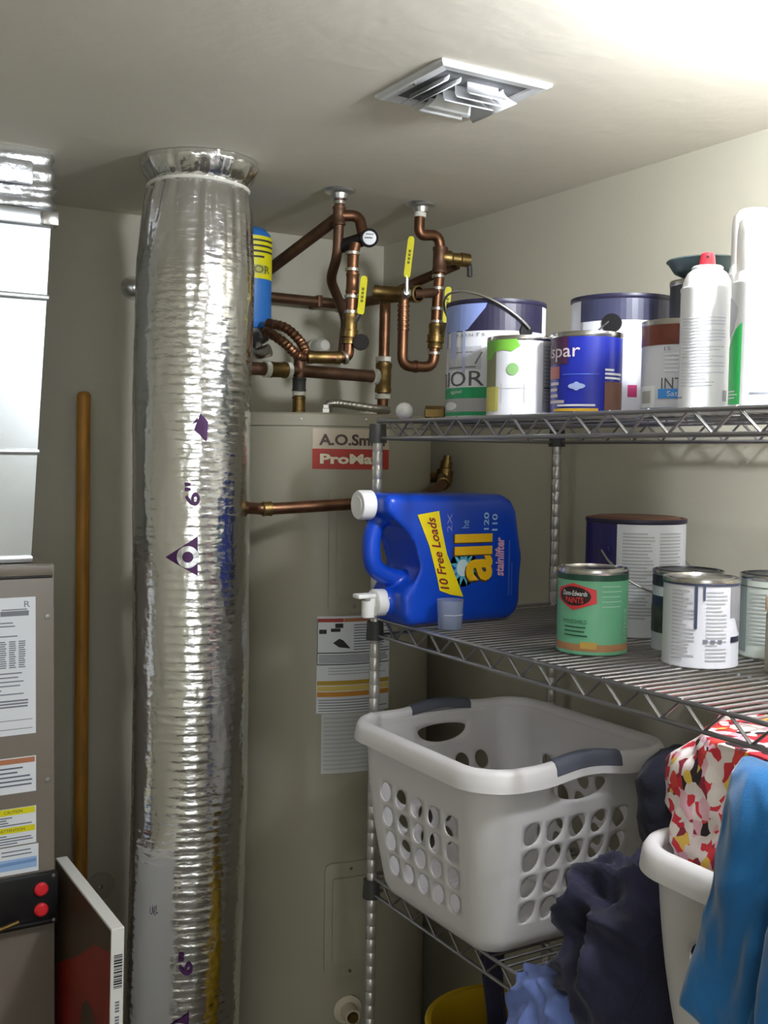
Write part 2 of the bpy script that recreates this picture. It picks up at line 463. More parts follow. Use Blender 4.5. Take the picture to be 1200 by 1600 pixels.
def duct_r(z):
    if z > 0.497: r = 0.088+0.020*min(1, (z-0.497)/0.030)**0.6
    elif z > 0.475: r = 0.087+0.004*(0.497-z)/0.022
    else: r = 0.091+0.018*min(1, (0.475-z)/0.15)**0.6
    return r
bm = bmesh.new(); SEG = 120; zs = []; z = CEIL-0.001
while z > FLOOR: zs.append(z); z -= 0.0033
rings = []
def vhash(a, b): return noise.noise(Vector((a, b, 4.2)))
for z in zs:
    c = axis_at(z); row = []
    pleat = math.exp(-((z-0.490)/0.05)**2) if z < 0.497 else 0.9
    crease = math.exp(-((z-0.44)/0.15)**2) if z < 0.495 else 0.0
    for k in range(SEG):
        a = 2*pi*k/SEG
        r = duct_r(z)
        ridge = 0.5+0.5*sin(2*pi*(z+0.012*sin(a+0.4)-0.004*a/(2*pi))/0.0165)
        r += 0.0009*ridge**14*(0.35+0.65*min(1, max(0, (0.42-z)/0.3)))
        r += 0.0014*noise.noise(Vector((cos(a)*3, sin(a)*3, z*6)))+0.0010*noise.noise(Vector((cos(a)*16, sin(a)*16, z*38)))
        r += pleat*(0.0042*noise.noise(Vector((cos(a)*11, sin(a)*11, z*7+9)))+(0.0035*noise.noise(Vector((cos(a)*9, sin(a)*9, z*45))) if z > 0.5 else 0)+0.001*sin(a*17+3*noise.noise(Vector((cos(a)*3, sin(a)*3, 5)))))
        r += crease*(0.0030*(1-2.4*abs(noise.noise(Vector((cos(a)*7, sin(a)*7, z*3.5+2)))))+0.0014*noise.noise(Vector((cos(a)*20, sin(a)*20, z*12))))
        row.append(bm.verts.new(c+Vector((cos(a)*r, sin(a)*r, 0))))
    rings.append(row)
for a, b in zip(rings, rings[1:]):
    for k in range(SEG): bm.faces.new((a[k], a[(k+1) % SEG], b[(k+1) % SEG], b[k]))
obj('foil_jacket', bm, FOIL, duct, angle=180)
bm = bmesh.new(); c = axis_at(0.490)
tube(bm, [c+Vector((cos(2*pi*k/48)*0.0925, sin(2*pi*k/48)*0.0925, 0.002*sin(4*pi*k/48))) for k in range(49)], 0.0035, 8, cap=False)
obj('cable_tie', bm, TAPE, duct)
PURPLE = M('purple_print', (72, 34, 84), 0.35, 0.3)
facing = atan2(dx, dy)         # direction of the camera side of the duct
def duct_map(u, v, lift=0.0032):
    c = axis_at(v); a = radians(u)-facing; r = duct_r(v)+lift
    return c+Vector((r*sin(a), -r*cos(a), 0))
dzpx = lambda y: CEIL-(y-253)*(2.04/1707)*1.0     # rough height on the duct for a marking
for (yy, s) in ((765, 0), (1490, 1)):
    zc = 0.706-0.706+(-0.075 if s == 0 else -0.935)
    lettering('6"', PURPLE, duct, duct_map, -6, 8, zc-0.021, zc+0.021, bold=0.02, rot90=True, name='size_print')
for zc in (-0.185, -1.06):
    tri = print_part('triangle_logo', PURPLE, duct, lambda u, v: duct_map(u, v, 0.003), polys=[[(-24, zc-0.004), (6, zc-0.037), (6, zc+0.034)]])
    bm = bmesh.new(); n = 28
    o_ = [bm.verts.new(duct_map(-3+10*cos(2*pi*k/n), zc-0.003+0.020*sin(2*pi*k/n), 0.0042)) for k in range(n)]
    i_ = [bm.verts.new(duct_map(-3+5*cos(2*pi*k/n), zc-0.003+0.010*sin(2*pi*k/n), 0.0042)) for k in range(n)]
    for k in range(n): bm.faces.new((o_[k], o_[(k+1) % n], i_[(k+1) % n], i_[k]))
    obj('ring_print', bm, FOILW, duct, smooth=False)
print_part('purple_stamp', PURPLE, duct, duct_map, polys=[[(2, 0.04), (14, 0.02), (15, 0.055), (8, 0.07)], [(0, 0.05), (6, 0.055), (5, 0.062)]])
lettering('UL', PURPLE, duct, duct_map, -36, -29, -0.846, -0.832, name='approval_mark')

# ------------------------------------------------------------------ leaning things by the back wall
pole = thing('wooden_pole', 'amber wooden pole leaning upright against the back wall', 'pole', (0.643, 2.388, FLOOR))
P0 = Vector((0, 0, 0)); P1 = Vector((0.668-0.643, 2.437-2.388, 0.120-FLOOR))
obj('shaft', TB([P0, P1], 0.0148, 20), WOOD, pole)
ax = (P1-P0).normalized()
obj('rounded_end', lathe(bmesh.new(), [(0.0148, 0), (0.0140, 0.005), (0.010, 0.010), (0.0, 0.012)], seg=20, center=P1, axis=ax), WOOD, pole)

brd = thing('canvas_panel', 'white edged canvas panel with dark red printed face standing beside the furnace', 'panel', (0.512, 1.89, FLOOR))
brd.rotation_euler = (0, radians(0.9), radians(0.0))
H = 0.825
obj('canvas_block', BX(-0.011, 0.011, -0.178, 0.182, 0, H, bevel=0.0015), M('canvas_white', (226, 226, 222), 0.6), brd, smooth=False)
bf = plane_map((-0.0113, 0, 0), (0, -1, 0), (0, 0, 1))
print_part('printed_face', M('dark_red_print', (140, 34, 26), 0.35, vary=0.4, vscale=5), brd, bf, [(-0.18, 0.176, 0.02, H-0.004)], nu=8)
print_part('brown_motif', M('brown_print', (78, 62, 46), 0.4, vary=0.3), brd, plane_map((-0.0116, 0, 0), (0, -1, 0), (0, 0, 1)),
           polys=[[(-0.18, 0.62), (-0.02, 0.70), (0.09, H-0.06), (0.176, H-0.04), (0.176, H-0.004), (-0.18, H-0.004)]], blobs=[(0.06, 0.60, 0.05, 0.05)])
ef = plane_map((0, -0.1783, 0), (1, 0, 0), (0, 0, 1))
bars = []; v = H-0.10
rr = random.Random(3)
while v < H-0.045:
    t = rr.choice((0.001, 0.0018, 0.003)); bars.append((-0.006, 0.008, v, v+t)); v += t+rr.choice((0.0012, 0.002))
print_part('barcode', INKD, brd, ef, bars, nu=1)
rr2 = random.Random(5)
print_part('edge_print', INK, brd, ef, [(-0.003, 0.004, H-0.225+k*0.005, H-0.2215+k*0.005) for k in range(21) if rr2.random() > 0.18], nu=1)

esc = tag(obj('wall_flange', LT([(0.0, 0.022), (0.012, 0.020), (0.02, 0.012), (0.026, 0.004), (0.027, 0)], seg=30, center=(0, 0, 0), axis=(0, -1, 0)), CHROME2),
          'small chrome domed flange on the back wall behind the foil duct', 'flange'); esc.location = V(0.785, YW-0.0005, 0.372)
pt = thing('wall_cover_plate', 'round painted cover plate low on the back wall beside the pole', 'cover plate', (0.712, YW-0.0005, -1.005))
obj('plate', LT([(0.0, 0.005), (0.030, 0.004), (0.034, 0)], seg=36, axis=(0, -1, 0)), M('plate_paint', (176, 172, 156), 0.5), pt)
obj('screw', LT([(0.0, 0.008), (0.005, 0.0065), (0.006, 0.0045)], seg=14, axis=(0, -1, 0)), STEEL, pt)

# ------------------------------------------------------------------ ceiling vent
vent = thing('ceiling_vent', 'white square ceiling air diffuser with curved louvres', 'vent', (0.926, 1.352, CEIL))
VW = M('vent_white', (236, 238, 240), 0.4)
a, b = 0.096, 0.092
bm = bmesh.new()
def ring(sx, sy, z): return [bm.verts.new((x*sx, y*sy, z)) for (x, y) in ((-1, -1), (1, -1), (1, 1), (-1, 1))]
rs = [ring(a, b, -0.0003), ring(a-0.001, b-0.001, -0.0045), ring(a-0.006, b-0.006, -0.0075), ring(0.074, 0.070, -0.006), ring(0.073, 0.069, -0.001)]
for p, q in zip(rs, rs[1:]):
    for k in range(4): bm.faces.new((p[k], p[(k+1) % 4], q[(k+1) % 4], q[k]))
obj('frame', bm, VW, vent, smooth=False)
obj('duct_throat', BX(-0.073, 0.073, -0.069, 0.069, -0.0028, -0.0008), M('vent_throat', (120, 122, 126), 0.7), vent, smooth=False)
def vane(p, q, out, drop=0.026, depth=0.026):
    """curved blade from p to q, flaring towards out while dropping"""
    p = Vector(p); q = Vector(q); out = Vector(out).normalized(); bm = bmesh.new(); rows = []
    for k in range(8):
        t = k/7; off = out*(depth*t**2.2); dz = Vector((0, 0, -0.003-drop*t))
        taper = (q-p).normalized()*0.010*t**2
        rows.append([bm.verts.new(p+off+dz-taper), bm.verts.new(q+off+dz+taper)])
    for x, y in zip(rows, rows[1:]): bm.faces.new((x[0], x[1], y[1], y[0]))
    o = obj('louvre', bm, VW, vent)
    s = o.modifiers.new('thickness', 'SOLIDIFY'); s.thickness = 0.0016; s.offset = 0
for k, yy in enumerate((0.004, -0.018, -0.040)): vane((-0.030+0.006*k, yy, 0), (0.036, yy, 0), (0, -1, 0), 0.024, 0.020)
for k, xx in enumerate((-0.036, -0.056)): vane((xx, -0.050, 0), (xx, 0.052, 0), (-1, 0, 0), 0.013, 0.011)
for k, xx in enumerate((0.045,)): vane((xx, -0.040, 0), (xx, 0.050, 0), (1, 0, 0), 0.020, 0.018)
for k, yy in enumerate((0.026, 0.048)): vane((-0.026, yy, 0), (0.034, yy, 0), (0, 1, 0), 0.018, 0.015)
for x in (-0.082, 0.082):
    obj('screw', LT([(0, -0.0088), (0.003, -0.0084), (0.004, -0.0064)], seg=12, center=(x, 0.0, 0)), STEEL, vent)

# ------------------------------------------------------------------ water heater
hx, hy, HR = 1.13, 2.19, 0.25
heat = thing('water_heater', 'tall beige cylindrical electric water heater in the corner behind the shelving', 'water heater', (hx, hy, FLOOR))
zt = 0.084-FLOOR
obj('tank_jacket', LT([(0.0, 0.03), (HR-0.01, 0.03), (HR, 0.04), (HR, zt-0.030), (HR-0.0015, zt-0.0285), (HR, zt-0.027)], seg=96), BEIGE, heat)
obj('top_pan', LT([(HR+0.001, zt-0.0265), (HR+0.001, zt-0.004), (HR-0.004, zt), (HR-0.012, zt), (HR-0.014, zt-0.004), (0.0, zt+0.001)], seg=96), BEIGE, heat)
for k in range(3):
    an = 2*pi*k/3
    obj('foot', LT([(0, 0), (0.02, 0), (0.02, 0.03), (0, 0.03)], seg=12, center=(0.2*cos(an), 0.2*sin(an), 0)), DGREY, heat)
hm = lambda u, v, lift=0.0009: Vector(((HR+lift)*sin(radians(u)), -(HR+lift)*cos(radians(u)), v-FLOOR))
for u in (-36, -5, 25):
    obj('rivet', LT([(0, 0.002), (0.003, 0.001), (0.0035, 0)], seg=10, center=hm(u, 0.071, 0), axis=(sin(radians(u)), -cos(radians(u)), 0)), STEEL, heat)
def curved_panel(name, u0, u1, z0, z1, th, mat, parent=heat, lift0=0.0, rad=0.015):
    bm = bmesh.new(); n = 16; nz = 10
    du = rad/HR*180/pi
    def inset(t):     # rounded-corner outline: angular inset at height fraction
        zz = z0+(z1-z0)*t; d = min(zz-z0, z1-zz)
        return 0 if d >= rad else du*(1-sqrt(max(0, 1-(1-d/rad)**2)))
    tz = [0, 0.01, 0.025, 0.05, 0.08, 0.5, 0.92, 0.95, 0.975, 0.99, 1]
    g = []
    for t in tz:
        i = inset(t); g.append([(u0+i+(u1-u0-2*i)*k/n, z0+(z1-z0)*t) for k in range(n+1)])
    top = [[bm.verts.new(hm(u, v, lift0+th)) for u, v in r] for r in g]
    bot = [[bm.verts.new(hm(u, v, lift0-0.001)) for u, v in r] for r in g]
    for j in range(len(tz)-1):
        for k in range(n): bm.faces.new((top[j][k], top[j][k+1], top[j+1][k+1], top[j+1][k]))
        for k in (0, n): bm.faces.new((top[j][k], top[j+1][k], bot[j+1][k], bot[j][k]))
    for j in (0, len(tz)-1):
        for k in range(n): bm.faces.new((top[j][k], top[j][k+1], bot[j][k+1], bot[j][k]))
    return obj(name, bm, mat, parent, angle=30)
for (z0, z1) in ((-0.322, -0.066), (-1.083, -0.842)):
    ap = curved_panel('access_panel', -22.5, 1.0, z0, z1, 0.008, BEIGE)
    curved_panel('raised_field', -19, -2.5, z0+0.032, z1-0.030, 0.005, BEIGE, ap, 0.008, 0.006)
    for v in (z0+0.012, z1-0.012):
        obj('screw', LT([(0, 0.0025), (0.003, 0.002), (0.004, 0)], seg=12, center=hm(-10.5, v, 0.008), axis=(sin(radians(-10.5)), -cos(radians(-10.5)), 0)), STEEL, ap)
bl = print_part('brand_label', M('label_beige', (196, 182, 164), 0.5), heat, hm, [(-30.5, 7.5, -0.030, 0.052)], nu=14)
print_part('red_band', M('brand_red', (172, 52, 44), 0.5), bl, lambda u, v: hm(u, v, 0.0012), [(-30.5, 7.5, -0.030, 0.011)], nu=14)
lettering('A.O.Smith', M('brand_dark', (74, 54, 46), 0.5), bl, lambda u, v: hm(u, v, 0.0018), -27.5, 5, 0.018, 0.041, bold=0.03)
lettering('ProMax', M('cream_print', (228, 222, 196), 0.5), bl, lambda u, v: hm(u, v, 0.0024), -27, 3.5, -0.0195, 0.001, bold=0.04)
wl = print_part('warning_label', PAPER, heat, hm, [(-27.5, 9.5, -0.530, -0.330)], nu=14)
h2 = lambda u, v: hm(u, v, 0.0014)
print_part('red_header', M('brand_red'), wl, h2, [(-27, -15, -0.342, -0.3345)], nu=5)
print_part('brown_header', M('orange_brown_print'), wl, h2, [(-14.8, 9, -0.342, -0.3345)], nu=8)
print_part('picture_print', INKD, wl, h2, rects=[(-26.5, -23, -0.366, -0.357), (-21, -16.5, -0.362, -0.355), (-19, -15.2, -0.354, -0.345)],
           polys=[[(-20, -0.385), (-17, -0.376), (-15, -0.380), (-11.5, -0.397), (-17, -0.394)]])
lines(h2, 'fine_print', INK, wl, -10, 9, -0.402, -0.346, 10, 0.0022, 2, 0.2, nu=5)
print_part('rule_lines', INKD, wl, h2, [(-27.2, 9.2, -0.4065, -0.4045), (-27.2, 9.2, -0.4305, -0.4285), (-27.4, -27.1, -0.43, -0.335)], nu=12)
lines(h2, 'fine_print', INK, wl, -26.5, 8.5, -0.427, -0.409, 6, 0.0016, 3, 0.1, nu=8)
lines(h2, 'fine_print', M('ink_pale', (186, 188, 192), 0.6), wl, -22, 8, -0.452, -0.434, 3, 0.0024, 3, 0.4, nu=8)
for (za, zb, c, n) in ((-0.472, -0.463, (190, 156, 52), 'a'), (-0.484, -0.474, (226, 200, 110), 'b'), (-0.496, -0.486, (206, 140, 48), 'c')):
    print_part('colour_band', M('band_'+n, c, 0.6), wl, h2, [(-27.2, 9.2, za, zb)], nu=12)
lines(h2, 'fine_print', INK, wl, -26.5, 8.5, -0.528, -0.5, 5, 0.0018, 5, 0.2, nu=8)
dl = print_part('data_label', M('data_paper', (206, 208, 208), 0.6), heat, hm, [(-25, 7, -0.655, -0.5315)], nu=12)
lines(h2, 'fine_print', M('ink_pale'), dl, -24, 6, -0.65, -0.536, 13, 0.0042, 5, 0.15, nu=8)
dv = obj('drain_valve', LT([(0.03, 0.0), (0.03, 0.006), (0.018, 0.01), (0.016, 0.04), (0.012, 0.04), (0.012, 0.015), (0, 0.015)], seg=24, center=hm(-11, -1.155, 0),
         axis=(sin(radians(-11)), -cos(radians(-11)), 0)), M('drain_plastic', (206, 196, 176), 0.5), heat)
obj('valve_stem', LT([(0.010, 0.02), (0.010, 0.046), (0, 0.046)], seg=14, center=hm(-11, -1.155, 0), axis=(sin(radians(-11)), -cos(radians(-11)), 0)), BRASS, dv)
# flexible electric conduit lying on the heater top
cd = thing('electric_conduit', 'silver flexible electric conduit bending over the water heater top', 'conduit', (1.057, 2.02, 0.086))
cpts = smooth_path([(0, 0, 0.0), (0.002, 0, 0.014), (0.018, -0.001, 0.0205), (0.06, -0.003, 0.017), (0.12, -0.004, 0.012), (0.16, 0.02, 0.011)], 14)
obj('ribbed_hose', TB(cpts, 0.008, 12, radf=lambda i, p: 0.0085+0.0008*sin(i*2.1)), STEEL, cd)
obj('connector', LT([(0.013, 0), (0.013, 0.008), (0.0105, 0.009), (0.0105, 0.016)], seg=6), STEEL, cd)

# ------------------------------------------------------------------ copper pipework
def assembly(name, label, base, cat='pipe'):
    t = thing(name, label, cat, base); return t, (lambda p: Vector(p)-Vector(base))
def pipe(t, f, pts, r=0.0105, mat=COPPER, name='pipe', fil=0.014):
    return obj(name, TB(fillet([f(p) for p in pts], fil), r, 16), mat, t)
def sleeve(t, f, p, q, r, mat=BRASS, name='fitting'):
    p = f(p); q = f(q); ax = (q-p); ln = ax.length
    return obj(name, LT([(r*0.8, 0), (r, 0.001), (r, ln*0.15), (r*0.93, ln*0.18), (r*0.93, ln*0.82), (r, ln*0.85), (r, ln-0.001), (r*0.8, ln)], seg=20, center=p, axis=ax), mat, t)
def ringat(t, f, p, ax, r=0.0125, h=0.004, mat=SOLDER, name='solder_ring'):
    p = f(p); return obj(name, LT([(r*0.8, -h), (r, -h*0.7), (r, h*0.7), (r*0.8, h)], seg=18, center=p, axis=ax), mat, t)
def lever(t, f, piv, p, q, wdt=0.007):
    """yellow coated flat lever handle from p to q with bare steel shank to the pivot"""
    piv, p, q = f(piv), f(p), f(q)
    obj('lever_shank', TB([piv, p+(q-p)*0.05], 0.0045, 8), STEEL, t)
    d = (q-p).normalized(); side = Vector((0.86, -0.51, 0)); side = (side-d*side.dot(d)).normalized(); nn = d.cross(side)
    bm = bmesh.new(); ln = (q-p).length; prev = []
    prof = [(0, 0.6), (0.04, 0.95), (0.1, 1), (0.9, 1), (0.97, 0.8), (1, 0.4)]
    for s in (-1, 1):
        row = []
        for t_, w_ in prof:
            row.append([bm.verts.new(p+d*ln*t_+side*wdt*w_*k+nn*0.004*s) for k in (-1, 1)])
        prev.append(row)
    A, B = prev
    for k in range(len(prof)-1):
        bm.faces.new((A[k][0], A[k][1], A[k+1][1], A[k+1][0])); bm.faces.new((B[k][0], B[k][1], B[k+1][1], B[k+1][0]))
        for e in (0, 1): bm.faces.new((A[k][e], A[k+1][e], B[k+1][e], B[k][e]))
    bm.faces.new((A[0][0], A[0][1], B[0][1], B[0][0])); bm.faces.new((A[-1][0], A[-1][1], B[-1][1], B[-1][0]))
    h = obj('lever_handle', bm, YEL, t, smooth=False)
    c = (p+q)/2+nn*(-0.0044 if nn.y > 0 else 0.0044)
    bm = bmesh.new()
    for k in range(4):
        u = (k-1.5)*0.008
        vs_ = [c+d*(u-0.0028)-side*0.0025, c+d*(u-0.0028)+side*0.0025, c+d*(u+0.0028)+side*0.0025, c+d*(u+0.0028)-side*0.0025]
        bm.faces.new([bm.verts.new(v) for v in vs_])
    obj('lever_print', bm, M('lever_ink', (110, 108, 20), 0.5), h, smooth=False)

def escutcheon(x, y, label):
    o = tag(obj('ceiling_escutcheon', LT([(0.012, 0.020), (0.016, 0.018), (0.018, 0.008), (0.030, 0.005), (0.033, 0.0)], seg=36, axis=(0, 0, -1)), CHROME2), label, 'escutcheon')
    o.location = V(x, y, CEIL-0.0005)
escutcheon(1.067, 1.99, 'chrome ceiling flange around the copper riser above the black gauge')
escutcheon(1.270, 2.0, 'chrome ceiling flange around the copper riser that makes a U loop')

# A: riser with mixing valve, gauge and yellow lever
A, fa = assembly('riser_pipework', 'copper riser pipework with black gauge and yellow lever left of the U loop', (1.07, 1.99, 0.19))
pipe(A, fa, [(1.067, 1.99, 0.537), (1.066, 1.99, 0.475), (1.068, 2.0, 0.406), (1.079, 2.05, 0.366), (1.128, 2.10, 0.329), (1.156, 2.12, 0.294), (1.158, 2.14, 0.22)], mat=COPPERD, fil=0.02)
ringat(A, fa, (1.0665, 1.99, 0.512), (0, 0, 1))
sleeve(A, fa, (1.066, 1.99, 0.466), (1.066, 1.99, 0.505), 0.0135, COPPERD, 'tee_fitting')
pipe(A, fa, [(1.068, 1.99, 0.486), (1.105, 1.975, 0.488), (1.106, 1.955, 0.43)], r=0.0115, fil=0.022)
pipe(A, fa, [(1.068, 1.992, 0.485), (1.006, 2.2, 0.399)], r=0.0125, mat=COPPERD)
pipe(A, fa, [(1.072, 2.01, 0.425), (1.104, 1.945, 0.437)], r=0.014, mat=BLACK, name='mixing_valve')
g = obj('gauge', LT([(0.0, 0.0), (0.017, 0.0), (0.0185, 0.004), (0.0185, 0.014), (0.0155, 0.016), (0.0145, 0.0135), (0.0, 0.0135)], seg=30, center=fa((1.108, 1.942, 0.437)), axis=(-0.35, -0.93, -0.1)), BLACK, A)
gd = obj('gauge_dial', LT([(0.0, 0.0145), (0.0135, 0.0142), (0.0135, 0.0138)], seg=30, center=fa((1.108, 1.942, 0.437)), axis=(-0.35, -0.93, -0.1)), M('dial_face', (206, 208, 210), 0.3), g)
gc = fa((1.108, 1.942, 0.437)); gn = Vector((-0.35, -0.93, -0.1)).normalized(); gu = Vector((0.93, -0.35, 0)).normalized(); gv = gn.cross(gu)*-1
gf = lambda u, v: gc+gn*0.0152+gu*u+gv*v
print_part('dial_needle', INKD, gd, gf, rects=[(-0.010, 0.006, -0.001, 0.001), (-0.008, 0.008, -0.008, -0.0065)], nu=1)
pipe(A, fa, [(1.083, 1.95, 0.425), (1.078, 1.95, 0.406), (1.075, 1.95, 0.31), (1.069, 1.95, 0.198), (1.049, 1.95, 0.194), (0.985, 1.966, 0.193)], r=0.0115, mat=COPPER, fil=0.02)
for z in (0.405, 0.372, 0.318, 0.287): ringat(A, fa, (1.0745+0.02*(z-0.29), 1.95, z), (0.03, 0, 1), 0.0145)
sleeve(A, fa, (1.0765, 1.95, 0.325), (1.0775, 1.95, 0.366), 0.0138, COPPER, 'coupling')
sleeve(A, fa, (1.0705, 1.95, 0.222), (1.0735, 1.95, 0.284), 0.0160, BRASS, 'ball_valve_body')
sleeve(A, fa, (1.0705, 1.95, 0.235), (1.072, 1.95, 0.252), 0.0185, BRASS, 'union_nut')
ringat(A, fa, (1.060, 1.95, 0.195), (1, 0, 0.4), 0.014)
sleeve(A, fa, (1.052, 1.951, 0.1945), (0.985, 1.966, 0.193), 0.0135, BRASS, 'long_coupling')
obj('hand_wheel', LT([(0.0, 0.0), (0.010, 0.0), (0.0165, 0.003), (0.0165, 0.010), (0.010, 0.012), (0, 0.011)], seg=24, center=fa((1.088, 1.935, 0.226)), axis=(-0.3, -0.95, 0)), M('wheel_brown', (30, 26, 24), 0.85), A)
lever(A, fa, (1.078, 1.945, 0.262), (1.084, 1.928, 0.281), (1.092, 1.928, 0.358))
# two corrugated connectors to the tank
def corr(i, p): return 0.0095+0.0012*sin(i*1.9)
for pts in ([(0.988, 1.965, 0.193), (0.968, 1.975, 0.196), (0.950, 2.0, 0.222), (0.937, 2.06, 0.250)], [(0.985, 1.967, 0.193), (0.984, 1.99, 0.222), (0.968, 2.03, 0.255), (0.950, 2.08, 0.268)]):
    obj('corrugated_connector', TB(smooth_path([fa(p) for p in pts], 16), 0.01, 14, radf=corr), COPPER, A)

# B: riser with U loop
B, fb = assembly('loop_pipework', 'copper riser pipework with U loop and brass drain bib below right ceiling flange', (1.27, 2.0, 0.19))
pipe(B, fb, [(1.27, 2.0, 0.537), (1.266, 2.0, 0.505), (1.266, 2.0, 0.470), (1.318, 2.0, 0.478), (1.322, 2.0, 0.42), (1.316, 2.0, 0.355), (1.308, 2.0, 0.192), (1.228, 2.0, 0.190), (1.230, 2.0, 0.335)], r=0.0115, fil=0.024)
sleeve(B, fb, (1.268, 2.0, 0.520), (1.267, 2.0, 0.508), 0.0138, TAPE, 'white_tape_wrap')
sleeve(B, fb, (1.321, 2.0, 0.452), (1.3195, 2.0, 0.395), 0.0165, COPPERD, 'tee_fitting')
for z in (0.388, 0.362, 0.318, 0.290): ringat(B, fb, (1.3155+0.03*(z-0.33), 2.0, z), (0.03, 0, 1), 0.0145)
sleeve(B, fb, (1.311, 2.0, 0.232), (1.3135, 2.0, 0.286), 0.0165, BRASS, 'ball_valve_body')
sleeve(B, fb, (1.3115, 2.0, 0.245), (1.3125, 2.0, 0.262), 0.0195, BRASS, 'union_nut')
ringat(B, fb, (1.3095, 2.0, 0.222), (0.03, 0, 1), 0.014)
ringat(B, fb, (1.262, 2.0, 0.191), (1, 0, 0), 0.0135, mat=COPPER)
pipe(B, fb, [(1.318, 2.0, 0.354), (1.250, 1.995, 0.344)], r=0.0105, mat=COPPERD)
for k in range(6): ringat(B, fb, (1.2295, 2.0, 0.318-0.010*k), (0, 0, 1), 0.0132, 0.003, COPPER, 'thread_ring')
bib = obj('drain_bib', LT([(0.014, 0), (0.0165, 0.004), (0.0165, 0.022), (0.013, 0.026), (0.013, 0.044), (0.0155, 0.046), (0.0145, 0.066), (0.0, 0.066)], seg=22, center=fb((1.322, 2.0, 0.430)), axis=(0.97, -0.25, -0.05)), BRASS, B)
obj('bib_spout', TB(smooth_path([fb((1.374, 1.985, 0.424)), fb((1.385, 1.982, 0.416)), fb((1.386, 1.981, 0.392))], 5), 0.006, 10), DGREY, bib)
pipe(B, fb, [(1.30, 2.16, 0.368), (1.330, 2.12, 0.390), (1.384, 2.025, 0.424)], r=0.011, mat=COPPERD)
sleeve(B, fb, (1.234, 2.09, 0.352), (1.258, 1.985, 0.344), 0.0185, BRASS, 'valve_body')
obj('valve_stem_nut', LT([(0.0, 0.016), (0.006, 0.016), (0.0115, 0.012), (0.0125, 0)], seg=6, center=fb((1.226, 1.985, 0.342)), axis=(-0.45, -0.88, 0)), STEEL, B)
sleeve(B, fb, (1.19, 2.06, 0.352), (1.238, 2.02, 0.347), 0.0145, BRASS, 'coupling')
lever(B, fb, (1.2195, 1.972, 0.342), (1.2165, 1.968, 0.372), (1.227, 1.968, 0.458))
lever(B, fb, (1.321, 1.985, 0.262), (1.316, 1.968, 0.285), (1.3225, 1.968, 0.362))

# manifold above the heater
Cc, fc = assembly('heater_manifold', 'dark copper manifold with white taped joints on top of the water heater', (1.043, 2.12, 0.087))
pipe(Cc, fc, [(0.88, 2.10, 0.175), (1.032, 2.12, 0.178), (1.250, 2.14, 0.176)], r=0.0135, mat=COPPERD)
sleeve(Cc, fc, (0.968, 2.111, 0.1765), (1.010, 2.117, 0.1775), 0.0175, BRASS, 'coupling')
for (p, q) in (((0.956, 2.110, 0.1765), (0.969, 2.1115, 0.1765)), ((1.009, 2.117, 0.1775), (1.021, 2.1185, 0.1778)), ((1.234, 2.139, 0.176), (1.249, 2.14, 0.176))):
    sleeve(Cc, fc, p, q, 0.0178, TAPE, 'white_tape_wrap')
pipe(Cc, fc, [(1.044, 2.12, 0.215), (1.043, 2.12, 0.088)], r=0.0125, mat=COPPERD)
sleeve(Cc, fc, (1.043, 2.12, 0.134), (1.0435, 2.12, 0.163), 0.0155, DGREY, 'union_nut')
sleeve(Cc, fc, (1.043, 2.12, 0.124), (1.043, 2.12, 0.134), 0.0155, TAPE, 'white_tape_wrap')
sleeve(Cc, fc, (1.043, 2.12, 0.087), (1.043, 2.12, 0.123), 0.0148, BRASS, 'nipple')
pipe(Cc, fc, [(1.267, 2.14, 0.352), (1.265, 2.14, 0.20), (1.263, 2.14, 0.088)], r=0.0125, mat=COPPER)
sleeve(Cc, fc, (1.264, 2.14, 0.140), (1.2655, 2.14, 0.208), 0.0190, BRASS, 'tee_fitting')
for z in (0.216, 0.132): sleeve(Cc, fc, (1.264, 2.14, z-0.006), (1.264, 2.14, z+0.006), 0.0185, TAPE, 'white_tape_wrap')

# pipe along the back wall
D_, fd = assembly('wall_pipe', 'dark copper pipe running level along the back wall behind the risers', (1.2, 2.42, 0.375))
pipe(D_, fd, [(0.98, 2.42, 0.376), (1.325, 2.42, 0.374), (1.352, 2.30, 0.378), (1.335, 2.16, 0.366)], r=0.0125, mat=COPPERD, fil=0.03)
sleeve(D_, fd, (1.305, 2.42, 0.374), (1.327, 2.42, 0.374), 0.015, COPPERD, 'elbow_cup')
for x in (1.02, 1.24):
    obj('pipe_strap', BX(x-1.2-0.006, x-1.2+0.006, -0.014, 0.0395, -0.0145, 0.0145, bevel=0.002), COPPERD, D_)
wc = thing('domed_wall_vent', 'pale domed plastic stub on the back wall behind the copper pipes', 'wall fitting', (1.216, YW-0.001, 0.245))
obj('dome', LT([(0.0, 0.13), (0.012, 0.128), (0.019, 0.118), (0.0205, 0.10), (0.0205, 0.0)], seg=28, axis=(0, -1, 0.12)), M('cap_plastic', (216, 214, 204), 0.5), wc)
obj('collar', LT([(0.025, 0.0), (0.025, 0.085), (0.0206, 0.087)], seg=28, axis=(0, -1, 0.12)), M('cap_collar', (176, 172, 156), 0.5), wc)

